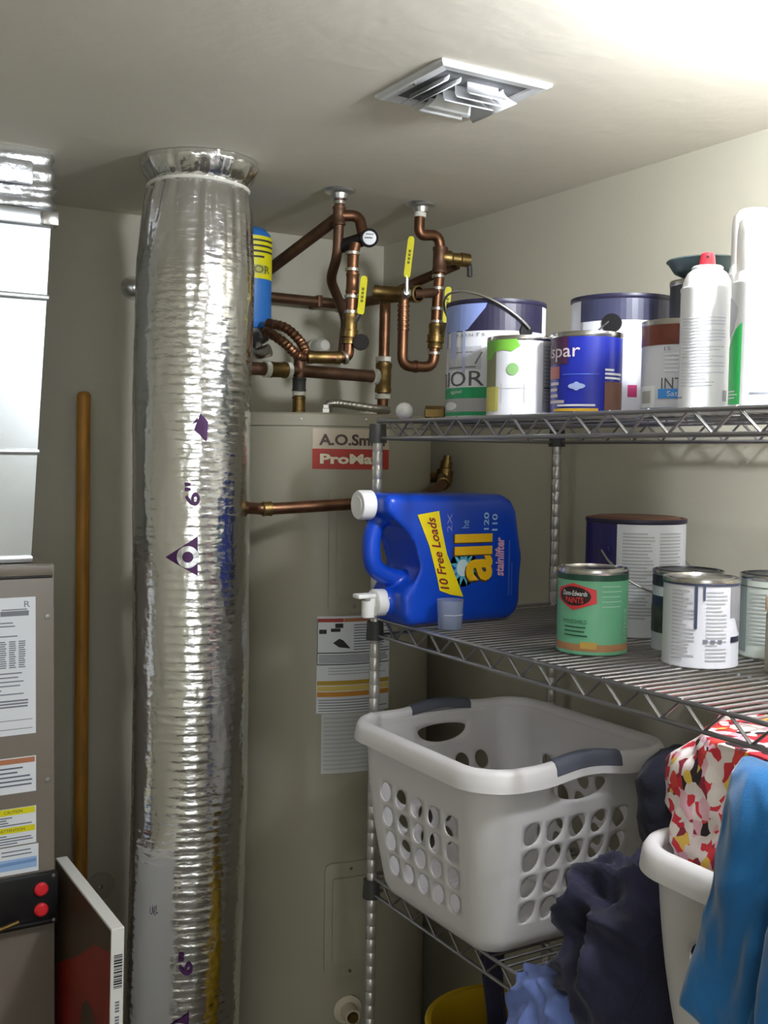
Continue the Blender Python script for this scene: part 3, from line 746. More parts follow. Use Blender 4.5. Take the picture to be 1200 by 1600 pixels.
# temperature and pressure discharge pipe
T, ft = assembly('discharge_pipe', 'bright copper discharge pipe crossing the front of the water heater', (1.1, 1.90, -0.10))
pipe(T, ft, [(0.862, 2.02, -0.30), (0.862, 2.02, -0.108), (0.866, 1.904, -0.106), (0.90, 1.902, -0.105), (1.205, 1.895, -0.092), (1.36, 2.03, -0.062), (1.385, 2.075, -0.05)], r=0.0115, fil=0.02)
sleeve(T, ft, (0.862, 1.904, -0.106), (0.880, 1.903, -0.1055), 0.0145, BRASS, 'elbow_cup')
sleeve(T, ft, (1.357, 2.027, -0.063), (1.375, 2.058, -0.055), 0.0150, BRASS, 'elbow_cup')
obj('relief_valve', LT([(0.0, -0.02), (0.018, -0.02), (0.0195, -0.014), (0.0195, 0.014), (0.014, 0.018), (0.014, 0.036), (0.009, 0.038), (0.009, 0.05), (0.0, 0.05)], seg=22, center=ft((1.398, 2.085, -0.048)), axis=(0.3, 0.2, 0.9)), BRASS, T)
obj('valve_inlet', TB([ft((1.398, 2.085, -0.048)), ft((1.372, 2.12, -0.05))], 0.012, 14), BRASS, T)

# blue tank
tk = thing('expansion_tank', 'narrow blue tank with yellow warning sticker hanging behind the foil duct', 'tank', (0.935, 2.15, 0.196))
TBLUE = M('tank_blue', (44, 112, 190), 0.45)
obj('tank_body', LT([(0.0, 0.062), (0.03, 0.058), (0.045, 0.066), (0.050, 0.08), (0.050, 0.245), (0.047, 0.262), (0.035, 0.274), (0.012, 0.279), (0.0, 0.28)], seg=48), TBLUE, tk)
fct = atan2(0.935, 2.15)
tmap = lambda u, v, lift=0.0006: Vector(((0.050+lift)*sin(radians(u)-fct), -(0.050+lift)*cos(radians(u)-fct), v))
st = print_part('yellow_sticker', YEL, tk, tmap, [(-40, 88, 0.166, 0.254)], nu=20)
t2 = lambda u, v: tmap(u, v, 0.0012)
lines(t2, 'fine_print', INKD, st, 10, 80, 0.205, 0.25, 4, 0.004, 4, 0.6, nu=8)
print_part('approval_field', M('sticker_olive', (176, 174, 96), 0.5), st, lambda u, v: tmap(u, v, 0.0009), rects=[(8, 50, 0.176, 0.194)], nu=10)
lettering('OR', M('lever_ink', (110, 108, 20), 0.5), st, t2, 14, 62, 0.177, 0.193, bold=0.02)
obj('end_cap', LT([(0.0, 0.028), (0.026, 0.03), (0.046, 0.044), (0.047, 0.064), (0.03, 0.066)], seg=40), DGREY, tk)
obj('inlet_elbow', TB(smooth_path([(0.012, -0.02, 0.032), (0.012, -0.03, 0.014), (0.03, -0.05, 0.02)], 6), 0.013, 14), STEEL, tk)

# ------------------------------------------------------------------ cans
def can(name, label, x, y, z, R, H, body, cat='paint can', lidmat=STEEL, turn=0.0, group=None, lid_dome=0.0, rim=None):
    face = atan2(-x, -y)                       # turn local -Y to the camera
    t = thing(name, label, cat, (x, y, z), rotz=-atan2(x, y)+radians(turn), group=group or ('paint cans on the wire shelves' if cat == 'paint can' else None))
    obj('can_body', LT([(R*0.9, 0.003), (R*0.985, 0.0005), (R*1.012, 0.001), (R*1.012, 0.004), (R, 0.006), (R, H-0.008)], seg=64), body, t)
    obj('rim', LT([(R, H-0.008), (R*1.018, H-0.006), (R*1.022, H-0.003), (R*1.015, H)], seg=64), rim or STEEL, t)
    obj('lid', LT([(R*1.015, H), (R*0.97, H+0.0006), (R*0.95, H-0.003), (R*0.90, H-0.0035), (R*0.88, H+0.001), (R*0.84, H+0.0015), (R*0.82, H-0.001+lid_dome), (0.0, H-0.0005+lid_dome)], seg=64), lidmat, t)
    obj('can_base', LT([(R*0.9, 0.003), (0.0, 0.003)], seg=64), STEEL, t)
    return t
def bail(t, R, z, u_left, u_right, sag, mat=STEEL, ears=True, out=0.006):
    """wire handle swung between two ears at angles u"""
    pts = []
    a0, a1 = radians(u_left), radians(u_right); n = 22
    for k in range(n+1):
        s = k/n; a = a0+(a1-a0)*s
        rr = R+out+0.004*sin(pi*s)
        pts.append(Vector((rr*sin(a), -rr*cos(a), z+sag*sin(pi*s))))
    obj('bail_handle', TB(pts, 0.0016, 8), mat, t)
def ear(t, R, u, z, r=0.013, mat=BLACK):
    a = radians(u)
    obj('ear', LT([(0.0, 0.0022), (r*0.8, 0.0018), (r, -0.004)], seg=24, center=(R*sin(a), -R*cos(a), z), axis=(sin(a), -cos(a), 0)), mat, t)

CANW = M('can_white', (226, 228, 236), 0.35); NAVYP = M('print_navy', (38, 36, 62), 0.4); GREENP = M('print_green', (34, 160, 104), 0.4)
GREYP = M('print_grey', (172, 172, 174), 0.45); LAV = M('print_lavender', (140, 158, 218), 0.4); WHITEP = M('print_white', (238, 240, 244), 0.45)
# gallon with lavender and dark top
GR, GH, QR, QH = 0.0835, 0.195, 0.0535, 0.124
g1 = can('gallon_paint_can', 'white gallon paint can with lavender drips, green bands and raised wire handle', 1.118, 1.517, ZT, GR, GH, CANW, rim=NAVYP, lidmat=M('lid_dark', (46, 48, 52), 0.35, 0.4))
m1 = cyl_map(GR)
print_part('dark_band', NAVYP, g1, m1, [(-100, 65, 0.143, 0.187)])
print_part('lavender_paint', LAV, g1, cyl_map(GR, 0.0009), [(-100, -38, 0.144, 0.1875)], polys=[[(-38, 0.144), (-33, 0.146), (-22, 0.163), (-12, 0.180), (-10, 0.1875), (-38, 0.1875)]])
print_part('white_seam', WHITEP, g1, m1, [(68, 86, 0.02, 0.187)])
DRIP = M('lavender_drip', (176, 184, 222), 0.4)
print_part('paint_drip', DRIP, g1, cyl_map(GR, 0.0011), [(-62, -50, 0.10, 0.144), (-40, -36, 0.075, 0.144), (-80, -72, 0.118, 0.144)])
lettering('P A I N T S', INK, g1, cyl_map(GR, 0.0014), -50, -12, 0.134, 0.139)
print_part('room_picture', M('picture_grey', (196, 198, 208), 0.5), g1, cyl_map(GR, 0.0006), [(-70, -16, 0.080, 0.118)])
print_part('picture_lines', INK, g1, cyl_map(GR, 0.0010), [(-66, -22, 0.083, 0.0855), (-60, -26, 0.108, 0.1095)], polys=[[(-24, 0.09), (-16, 0.108), (-14, 0.108), (-22, 0.088)]])
lettering('INTERIOR', M('print_charcoal', (92, 92, 96), 0.5), g1, cyl_map(GR, 0.0010), -165, -12, 0.053, 0.078)
print_part('green_band', GREENP, g1, cyl_map(GR, 0.0008), [(-175, 60, 0.033, 0.051), (-175, 60, 0.001, 0.011)])
lettering('eggshell', WHITEP, g1, cyl_map(GR, 0.0012), -60, -40, 0.040, 0.047, shear=0.2)
print_part('grey_band', GREYP, g1, cyl_map(GR, 0.0008), [(-175, 60, 0.011, 0.033)])
print_part('white_oval', WHITEP, g1, cyl_map(GR, 0.0012), blobs=[(-62, 0.021, 14, 0.007)])
ear(g1, GR, 36, 0.143, 0.015, BLACK)
bp_ = []
a0 = radians(38)
for k in range(25):
    s = k/24; a = radians(38-176*s); rr = GR+0.006
    bp_.append(Vector((rr*sin(a), -rr*cos(a)*(1-0.0*s), 0.147+0.062*sin(pi*s)**0.9)))
obj('bail_handle', TB(bp_, 0.0022, 8), STEEL, g1)

# quart with green drip
q1 = can('quart_paint_can', 'white quart can with lime green paint running down its side and a green dot', 1.070, 1.383, ZT, QR, QH, CANW)
mq = cyl_map(QR); mq2 = cyl_map(QR, 0.0009); mq3 = cyl_map(QR, 0.0013)
LIME = M('lime_paint', (122, 190, 70), 0.4); OLIVE = M('olive_print', (140, 142, 110), 0.5); PYEL = M('pale_yellow_print', (226, 220, 120), 0.5)
print_part('side_print', OLIVE, q1, mq, [(-90, -46, 0.046, 0.116)])
print_part('yellow_print', PYEL, q1, mq, [(-90, -40, 0.008, 0.046)])
print_part('lime_drip', LIME, q1, mq2, [(-90, -60, 0.088, 0.119)], polys=[[(-60, 0.088), (-48, 0.100), (-30, 0.102), (-16, 0.099), (-2, 0.107), (-8, 0.119), (-60, 0.119)]])
print_part('green_dot', M('dot_green', (140, 186, 120), 0.4), q1, mq2, blobs=[(-14, 0.072, 10, 0.0095)])
print_part('label_lines', GREYP, q1, mq2, [(-40, 20, 0.0425, 0.0432), (-34, -33, 0.02, 0.05), (5, 6, 0.02, 0.05)])
print_part('grey_side', GREYP, q1, mq, [(38, 95, 0.008, 0.116)])
lines(mq2, 'fine_print', INK, q1, 40, 80, 0.02, 0.11, 16, 0.0012, 3, 0.5)
print_part('dark_dash', INKD, q1, mq3, [(40, 58, 0.043, 0.0445)])

# blue quart
q2 = can('quart_paint_can', 'royal blue quart can with pale lettering and a brown swatch', 1.112, 1.277, ZT, QR, QH, M('can_blue', (30, 42, 150), 0.3, vary=0.05))
lettering('valspar', M('print_pale', (214, 200, 206), 0.5), q2, mq2, -112, -10, 0.080, 0.106, bold=0.005)
print_part('maroon_field', M('print_maroon', (74, 36, 72), 0.5), q2, mq, [(-90, -30, 0.076, 0.118)])
print_part('orange_square', M('print_orange', (176, 104, 96), 0.5), q2, mq2, [(-80, -46, 0.055, 0.073)])
print_part('white_eye', M('print_pale_blue', (160, 178, 224), 0.5), q2, mq2, blobs=[(-15, 0.043, 14, 0.0045), (-15, 0.043, 6, 0.0065)])
print_part('arc_line', M('print_mid_blue', (80, 110, 210), 0.5), q2, mq2, rects=[(-40, 20, 0.060, 0.0612)])
lines(mq2, 'fine_print', M('print_pale'), q2, -75, -35, 0.016, 0.052, 4, 0.0045, 5, 0.5)
print_part('white_strip', WHITEP, q2, mq2, [(-50, 15, 0.0135, 0.0165)])
print_part('side_print', WHITEP, q2, mq2, [(30, 48, 0.066, 0.069), (30, 70, 0.060, 0.0632), (30, 66, 0.054, 0.057)])
print_part('brown_swatch', M('print_brown', (112, 78, 66), 0.5, vary=0.2), q2, mq2, [(30, 76, 0.008, 0.050)])
print_part('yellow_edge', M('edge_yellow', (220, 180, 50), 0.5), q2, mq2, [(-60, 20, 0.006, 0.0105)])

# gallon with dark blue band
g2 = can('gallon_paint_can', 'white gallon paint can with charcoal band, round black ear and magenta square', 1.258, 1.358, ZT, GR, GH+0.002, CANW, rim=NAVYP, lidmat=M('lid_dark'))
print_part('dark_band', M('print_slate', (56, 58, 84), 0.4), g2, m1, [(-52, 90, 0.155, 0.189)])
ear(g2, GR, -12, 0.150, 0.018, BLACK)
obj('bail_handle', TB(smooth_path([Vector(cyl_map(GR, 0.009)(u, v)) for u, v in ((-13, 0.152), (-20, 0.143), (-32, 0.128), (-60, 0.105), (-95, 0.09))], 6), 0.0016, 8), STEEL, g2)
print_part('magenta_square', M('print_magenta', (206, 58, 124), 0.5), g2, m1, [(7, 17, 0.034, 0.053)])
print_part('grey_panel', GREYP, g2, m1, [(-52, -48, 0.01, 0.155)])

# quart with brown top
q3 = can('quart_paint_can', 'pale quart can with dark brown stain over its rim and blue lettering band', 1.140, 1.112, ZT, QR, QH+0.004, M('can_pale', (206, 208, 218), 0.4), lidmat=M('stain_lid', (112, 66, 56), 0.35, vary=0.3))
print_part('brown_stain', M('stain_brown', (116, 62, 52), 0.3, vary=0.35, vscale=30), q3, mq, [(-95, 40, 0.093, 0.123)])
lettering('15', INK, q3, mq2, -24, -14, 0.085, 0.090)
lettering('INTERIOR', M('print_charcoal'), q3, mq2, -27, 60, 0.033, 0.048)
print_part('blue_band', M('print_sky', (70, 150, 230), 0.5), q3, mq2, [(-32, 60, 0.020, 0.033)])
lettering('Satin', WHITEP, q3, mq3, -18, 6, 0.023, 0.030)
print_part('white_square', WHITEP, q3, mq, [(-82, -38, 0.008, 0.038)])
print_part('grey_swatch', M('swatch_grey', (176, 174, 166), 0.5), q3, mq2, [(-68, -46, 0.014, 0.031)])
print_part('blue_foot', M('print_steel_blue', (112, 140, 178), 0.5), q3, mq2, [(-90, 60, 0.004, 0.0075)])
lines(mq2, 'fine_print', WHITEP, q3, -24, 30, 0.055, 0.083, 5, 0.002, 3, 0.4)

def spray(name, label, x, y, z, R, H, body, cap=False, capH=0.07):
    t = thing(name, label, 'spray can', (x, y, z), rotz=-atan2(x, y), group='spray cans on the top shelf')
    obj('can_body', LT([(0, 0.002), (R*0.92, 0.0), (R, 0.003), (R, H-0.004), (R*1.02, H-0.002), (R*1.02, H+0.001), (R*0.97, H+0.002)], seg=48), body, t)
    obj('shoulder', LT([(R*0.97, H+0.001), (R*0.90, H+0.012), (R*0.76, H+0.021), (R*0.60, H+0.025), (R*0.62, H+0.028), (R*0.55, H+0.030), (0.0, H+0.0295)], seg=48), body, t)
    if cap:
        obj('cap', LT([(R*0.86, H+0.014), (R*0.86, H+capH*0.72), (R*0.80, H+capH*0.9), (R*0.6, H+capH*0.985), (0.0, H+capH)], seg=48), WHITE, t)
    else:
        n = obj('nozzle', LT([(0.0105, H+0.0295), (0.0098, H+0.036), (0.0085, H+0.046), (0.006, H+0.0475), (0, H+0.0475)], seg=24), M('nozzle_red', (226, 60, 78), 0.4), t)
        obj('nozzle_hole', LT([(0.0, 0.001), (0.0018, 0.001), (0.0018, 0)], seg=10, center=(0, -0.0088, H+0.041), axis=(0, -1, 0)), INKD, n)
    return t
SPW = M('spray_white', (240, 241, 244), 0.35)
s1 = spray('spray_can', 'white spray can with red nozzle standing before the dark dish', 1.086, 1.017, ZT, 0.0325, 0.157, SPW)
ms = cyl_map(0.0325); ms2 = cyl_map(0.0325, 0.0008)
lines(ms, 'fine_print', M('print_faint', (200, 204, 214), 0.5), s1, -60, 50, 0.03, 0.12, 22, 0.0012, 4, 0.5)
print_part('barcode', INK, s1, ms2, [(44+k*3, 45.5+k*3, 0.012, 0.026) for k in range(5)], nu=1)
print_part('dark_dash', INK, s1, ms2, [(-75, -55, 0.0165, 0.018)])
s2 = spray('spray_can', 'capped white spray can with a bright green side panel', 1.094, 0.938, ZT, 0.0335, 0.155, SPW, cap=True, capH=0.085)
s2m = cyl_map(0.0335, 0.0006)
print_part('green_panel', M('spray_green', (60, 196, 104), 0.4), s2, s2m, polys=[[(-88, 0.006), (-36, 0.006), (-34, 0.106), (-52, 0.098), (-70, 0.084), (-88, 0.076)]])
print_part('silver_swirl', M('swirl_grey', (196, 200, 208), 0.4), s2, s2m, polys=[[(-88, 0.086), (-66, 0.096), (-48, 0.112), (-46, 0.124), (-60, 0.134), (-88, 0.140)]])
lines(cyl_map(0.0335, 0.0010), 'fine_print', WHITEP, s2, -80, -42, 0.012, 0.024, 3, 0.0015, 2, 0.2)
print_part('dark_dash', INK, s2, s2m, [(-15, 30, 0.0185, 0.0205)])
s3 = spray('spray_can', 'plain white spray can with tall rounded cap behind the others', 1.196, 1.040, ZT, 0.0325, 0.188, SPW, cap=True, capH=0.09)

# dark tin and the dish on it
tn = can('round_tin', 'tall dark tin hidden behind the spray cans', 1.262, 1.187, ZT, 0.050, 0.205, M('tin_dark', (40, 44, 48), 0.4), cat='tin', lidmat=M('lid_dark'))
dish = thing('shallow_dish', 'green grey shallow dish balanced on the dark tin', 'dish', (1.262, 1.187, ZT+0.2085))
obj('bowl', LT([(0.0, 0.0), (0.025, 0.0), (0.045, 0.010), (0.054, 0.024), (0.057, 0.026), (0.056, 0.028), (0.052, 0.026), (0.043, 0.013), (0.024, 0.003), (0.0, 0.003)], seg=48), M('dish_teal_grey', (84, 104, 108), 0.35), dish)

# odd bits at the far end of the top shelf
tag(obj('white_ball', LT([(0, -0.016), (0.008, -0.0139), (0.0139, -0.008), (0.016, 0), (0.0139, 0.008), (0.008, 0.0139), (0, 0.016)], seg=32), WHITE),
    'small white plastic ball at the corner of the top shelf', 'ball').location = V(1.034, 1.674, ZT+0.0165)
ft_ = thing('brass_fitting', 'stubby brass pipe fitting lying on the top shelf behind the lavender can', 'fitting', (1.085, 1.645, ZT+0.0135))
obj('brass_nut', LT([(0.008, -0.022), (0.0135, -0.021), (0.0135, 0.012), (0.008, 0.013)], seg=6, axis=(0.85, -0.5, 0)), BRASS, ft_, smooth=False)
obj('dark_sleeve', LT([(0.006, 0.013), (0.0118, 0.0135), (0.0118, 0.045), (0.006, 0.046)], seg=24, axis=(0.85, -0.5, 0)), M('sleeve_dark', (70, 62, 44), 0.5), ft_)

# ------------------------------------------------------------------ middle shelf cans
gq = can('quart_stain_can', 'mint green quart can with red hexagon badge and copper bottom band', 1.131, 1.272, ZM, QR, QH+0.004, M('can_mint', (112, 184, 146), 0.4))
DKG = M('print_dark_green', (32, 76, 60), 0.4)
print_part('dark_green_band', DKG, gq, mq, [(-180, 180, 0.112, 0.121)])
print_part('copper_band', M('print_copper', (190, 138, 96), 0.45), gq, mq, [(-180, 180, 0.006, 0.0165)])
print_part('gold_tab', M('print_gold', (214, 176, 88), 0.45), gq, mq2, [(-18, 8, 0.010, 0.0205)])
bd = print_part('hexagon_badge', M('print_coral', (226, 62, 70), 0.45), gq, mq2, polys=[[(-66, 0.082), (-66, 0.098), (-32, 0.108), (6, 0.099), (7, 0.079), (-32, 0.067)]])
print_part('dark_oval', M('print_near_black', (44, 30, 28), 0.45), bd, mq3, blobs=[(-31, 0.0885, 29, 0.0145)])
mq4 = cyl_map(QR, 0.0018)
lettering('Dunn-Edwards', WHITEP, bd, mq4, -52, -8, 0.089, 0.0965, bold=0.01, shear=0.2)
lettering('PAINTS', M('print_coral'), bd, mq4, -46, -14, 0.078, 0.087, bold=0.02)
lettering('WOODSHIELD', DKG, gq, mq2, -52, -8, 0.047, 0.053)
lines(mq2, 'fine_print', DKG, gq, -48, -6, 0.026, 0.045, 3, 0.002, 3, 0.4)
lines(mq2, 'pale_lines', M('print_pale_mint', (186, 222, 204), 0.5), gq, 15, 52, 0.070, 0.108, 5, 0.0012, 2, 0.1)
lettering('INTERIOR', M('print_pale_mint'), gq, mq2, 60, 70, 0.022, 0.070, rot90=True)
gb = can('gallon_paint_can', 'dark blue and white gallon can with brown stained lid and hanging wire handle', 1.325, 1.385, ZM, GR, GH, CANW, rim=NAVYP, lidmat=M('lid_brown', (126, 84, 66), 0.5, vary=0.3), lid_dome=0.004)
print_part('blue_field', M('print_deep_blue', (36, 32, 98), 0.35), gb, m1, [(-178, -21, 0.006, 0.187)])
lines(cyl_map(GR, 0.0007), 'fine_print', M('ink_pale'), gb, -14, 22, 0.03, 0.175, 26, 0.0022, 6, 0.3)
lines(cyl_map(GR, 0.0007), 'fine_print', M('ink_pale'), gb, 28, 60, 0.03, 0.175, 26, 0.0022, 7, 0.3)
ear(gb, GR, -37, 0.143, 0.012, M('print_deep_blue'))
obj('bail_handle', TB(smooth_path([cyl_map(GR, 0.006)(-37, 0.143), cyl_map(GR, 0.016)(-22, 0.122), cyl_map(GR, 0.030)(-4, 0.098), cyl_map(GR, 0.034)(14, 0.082), cyl_map(GR, 0.030)(34, 0.078), cyl_map(GR, 0.02)(80, 0.10), cyl_map(GR, 0.006)(143, 0.143)], 6), 0.0021, 8), STEEL, gb)
bq = can('quart_paint_can', 'quart can with black rimmed lid and dark photo label behind the dripped can', 1.274, 1.214, ZM, QR, QH, CANW, lidmat=M('lid_dark'))
print_part('dark_top', M('print_slate_dark', (52, 58, 70), 0.4), bq, mq, [(-120, 120, 0.100, 0.117)])
print_part('navy_band', M('print_navy2', (62, 70, 96), 0.4), bq, mq, [(-120, -20, 0.062, 0.085)])
print_part('photo_print', M('print_photo', (88, 92, 84), 0.5, vary=0.5, vscale=60), bq, mq2, [(-120, -20, 0.028, 0.068)])
wq = can('quart_paint_can', 'white quart can with thin navy paint drips under its steel lid', 1.205, 1.122, ZM, QR, QH+0.002, CANW)
print_part('navy_rim', M('print_navy2'), wq, cyl_map(QR, 0.0012), [(-180, 180, 0.1175, 0.1205)])
DR = M('drip_slate', (72, 82, 112), 0.35)
print_part('paint_drip', DR, wq, mq3, [(-9, -4.5, 0.058, 0.118), (3, 6.5, 0.097, 0.118)], blobs=[(-6.7, 0.058, 2.2, 0.002)])
for k, (ua, ub) in enumerate(((-46, -8), (8, 42))):
    lines(mq2, 'fine_print', M('ink_pale'), wq, ua, ub, 0.01, 0.112, 19, 0.0018, 11+k, 0.5)
print_part('grey_side', M('side_grey', (150, 150, 156), 0.45), wq, mq, [(48, 100, 0.072, 0.117)], polys=[[(48, 0.072), (60, 0.072), (74, 0.05), (100, 0.05), (100, 0.073)]])
print_part('navy_tab', NAVYP, wq, mq2, [(50, 76, 0.037, 0.045)])
print_part('pictogram', INK, wq, mq3, [(4+k*11, 11+k*11, 0.037, 0.042) for k in range(3)], nu=1)
rq = can('quart_paint_can', 'pale green white quart can with black lid by the wall', 1.356, 1.112, ZM, QR, QH, M('can_pale_green', (206, 216, 206), 0.4), lidmat=M('lid_dark'))
lines(mq2, 'fine_print', M('ink_pale'), rq, -50, 20, 0.02, 0.10, 14, 0.0016, 12, 0.5)
print_part('grey_side', M('side_green_grey', (140, 156, 150), 0.45), rq, mq, [(-100, -52, 0.008, 0.116)])
print_part('rim_line', INKD, rq, mq2, [(-120, 120, 0.106, 0.1072)])
jr = thing('plastic_jar', 'small tan jar with stained orange lid at the middle shelf front', 'jar', (1.262, 1.010, ZM))
obj('jar_body', LT([(0, 0), (0.030, 0), (0.033, 0.004), (0.033, 0.080), (0.030, 0.086)], seg=40), M('jar_tan', (150, 146, 126), 0.5), jr)
obj('lid', LT([(0.0345, 0.086), (0.0345, 0.104), (0.032, 0.107), (0, 0.107)], seg=40), M('jar_lid', (198, 176, 150), 0.5, vary=0.2), jr)
print_part('stain', M('orange_brown_print'), jr, cyl_map(0.0345), [(-80, -20, 0.094, 0.101)])

# ------------------------------------------------------------------ detergent jug
JY0, JY1 = 1.572, 1.690
jb = (1.10, 1.631, ZM)
jug = thing('detergent_jug', 'big blue detergent jug lying on its side with white spigot', 'jug', jb)
lj = lambda x, y, z: Vector((x-jb[0], y-jb[1], z-jb[2]))
body = [(0.950, -0.066), (1.184, -0.067), (1.206, -0.078), (1.218, -0.098), (1.2285, -0.181), (1.229, -0.262), (1.222, -0.282), (1.205, -0.2935), (0.99, -0.2935), (0.978, -0.278), (0.975, -0.240), (0.985, -0.226), (1.005, -0.216), (1.016, -0.195), (1.003, -0.151), (0.983, -0.124), (0.955, -0.108), (0.941, -0.098), (0.940, -0.074)]
bm = bmesh.new()
fr = [bm.verts.new(lj(x, JY0, z)) for x, z in body]; bk = [bm.verts.new(lj(x, JY1, z)) for x, z in body]
ffc = bm.faces.new(fr); bkc = bm.faces.new(bk[::-1])
for k in range(len(body)): bm.faces.new((fr[k], bk[k], bk[(k+1) % len(body)], fr[(k+1) % len(body)]))
es = list(ffc.edges)+list(bkc.edges)
bmesh.ops.bevel(bm, geom=es, offset=0.020, segments=5, affect='EDGES', profile=0.5, clamp_overlap=True)
tube(bm, smooth_path([lj(0.985, 1.628, -0.098), lj(0.958, 1.628, -0.114), lj(0.945, 1.628, -0.135), lj(0.943, 1.628, -0.172), lj(0.952, 1.628, -0.197), lj(0.978, 1.628, -0.211), lj(1.03, 1.628, -0.222)], 8), 0.0165, 16)
lathe(bm, [(0, 0), (0.021, 0), (0.021, 0.035), (0, 0.035)], seg=24, center=lj(0.966, 1.628, -0.086), axis=(-1, 0, 0))
lathe(bm, [(0, 0), (0.024, 0), (0.024, 0.035), (0, 0.035)], seg=24, center=lj(0.995, 1.628, -0.256), axis=(-1, 0, 0))
jo = obj('jug_body', bm, BLUEJUG, jug, angle=180)
rm = jo.modifiers.new('remesh', 'REMESH'); rm.mode = 'VOXEL'; rm.voxel_size = 0.0035; rm.use_smooth_shade = True
sm = jo.modifiers.new('smooth', 'SMOOTH'); sm.factor = 0.6; sm.iterations = 10
capo = obj('fill_cap', LT([(0.0, 0.026), (0.015, 0.026), (0.016, 0.0245), (0.0235, 0.0245), (0.0255, 0.021), (0.0255, 0.0)], seg=40, center=lj(0.939, 1.628, -0.086), axis=(-1, 0, 0)), WHITE, jug)
sp = obj('spigot', LT([(0.0, 0.022), (0.020, 0.022), (0.0235, 0.0195), (0.0235, 0.0)], seg=40, center=lj(0.968, 1.628, -0.256), axis=(-1, 0, 0)), WHITE, jug)
obj('spout', LT([(0.0085, 0.03), (0.0115, 0.028), (0.0115, 0.0), (0.0, 0.0)], seg=24, center=lj(0.938, 1.628, -0.252), axis=(0, 0, -1)), WHITE, sp)
bm = bmesh.new()
bx(bm, 0.936-jb[0], 0.948-jb[0], -0.014, 0.006, -0.262-jb[2], -0.240-jb[2], bevel=0.003)
obj('spigot_neck', bm, WHITE, sp)
bm = bmesh.new(); bx(bm, 0.912-jb[0], 0.949-jb[0], -0.016, 0.008, -0.247-jb[2], -0.239-jb[2], bevel=0.003)
obj('push_lever', bm, WHITE, sp)
jf = lambda u, v, lift=0.0: lj(u, JY0-0.0006-lift, v)
js = print_part('yellow_strip', M('strip_yellow', (250, 226, 12), 0.45), jug, lambda u, v: jf(u, v, 0.0006), polys=[[(1.000, -0.101), (1.044, -0.095), (1.050, -0.125), (1.062, -0.170), (1.098, -0.247), (1.070, -0.2415), (1.048, -0.2335), (1.042, -0.21), (1.025, -0.155)]])
# slanted lettering, reading upwards
def slant(u, v):
    return jf(u+0.26*(-0.17-v)*1.0, v, 0.0012)
lettering('10 Free Loads', M('strip_ink', (134, 30, 40), 0.5), js, slant, 1.034, 1.052, -0.232, -0.106, bold=0.02, shear=0.15, rot90=True)
AY = M('all_yellow', (250, 196, 20), 0.4); AD = M('all_shadow', (92, 66, 24), 0.4)
stb = print_part('star_burst', M('burst_cyan', (90, 190, 220), 0.4), jug, jf, polys=[[(1.098+(0.030 if k % 2 else 0.015)*cos(2*pi*k/24), -0.196+(0.034 if k % 2 else 0.017)*sin(2*pi*k/24)) for k in range(24)]])
blob_ = print_part('burst_core', M('burst_white', (214, 236, 246), 0.4), stb, lambda u, v: jf(u, v, 0.0004), blobs=[(1.096, -0.196, 0.013, 0.015)])
lettering('all', AD, jug, lambda u, v: jf(u, v, 0.0008), 1.0750, 1.1580, -0.2235, -0.1380, bold=0.03, rot90=True)
lettering('all', AY, jug, lambda u, v: jf(u, v, 0.0014), 1.0775, 1.1595, -0.2200, -0.1365, bold=0.03, rot90=True)
lettering('stainlifter', M('print_pink', (232, 176, 204), 0.5), jug, jf, 1.166, 1.186, -0.214, -0.144, bold=0.03, shear=0.2, rot90=True)
lettering('120', M('print_ice', (160, 196, 236), 0.5), jug, jf, 1.140, 1.151, -0.130, -0.099, bold=0.02, rot90=True)
lettering('110', M('print_ice'), jug, jf, 1.158, 1.170, -0.132, -0.102, bold=0.02, rot90=True)
lettering('2X', M('print_lilac', (150, 150, 220), 0.5), jug, jf, 1.062, 1.072, -0.132, -0.100, rot90=True)
lettering('he', M('print_ice'), jug, jf, 1.093, 1.108, -0.126, -0.112, rot90=True)
print_part('fine_print', M('print_mid_blue'), jug, jf, [(1.196, 1.199, -0.25, -0.15), (1.203, 1.205, -0.25, -0.19)], nu=1)
cup = thing('measuring_cup', 'small clear plastic measuring cup in front of the blue jug', 'cup', (1.046, 1.535, ZM))
obj('cup_wall', LT([(0.0, 0.0005), (0.0195, 0.0005), (0.0205, 0.002), (0.0228, 0.050), (0.0234, 0.0505), (0.0226, 0.051), (0.0215, 0.050), (0.0192, 0.0025), (0.0, 0.0022)], seg=48),
    M('clear_plastic', (214, 224, 240), 0.22, trans=0.75, alpha=0.75), cup)
print_part('fill_mark', WHITE, cup, cyl_map(0.0221, 0.0003), [(-60, 60, 0.026, 0.0268)])

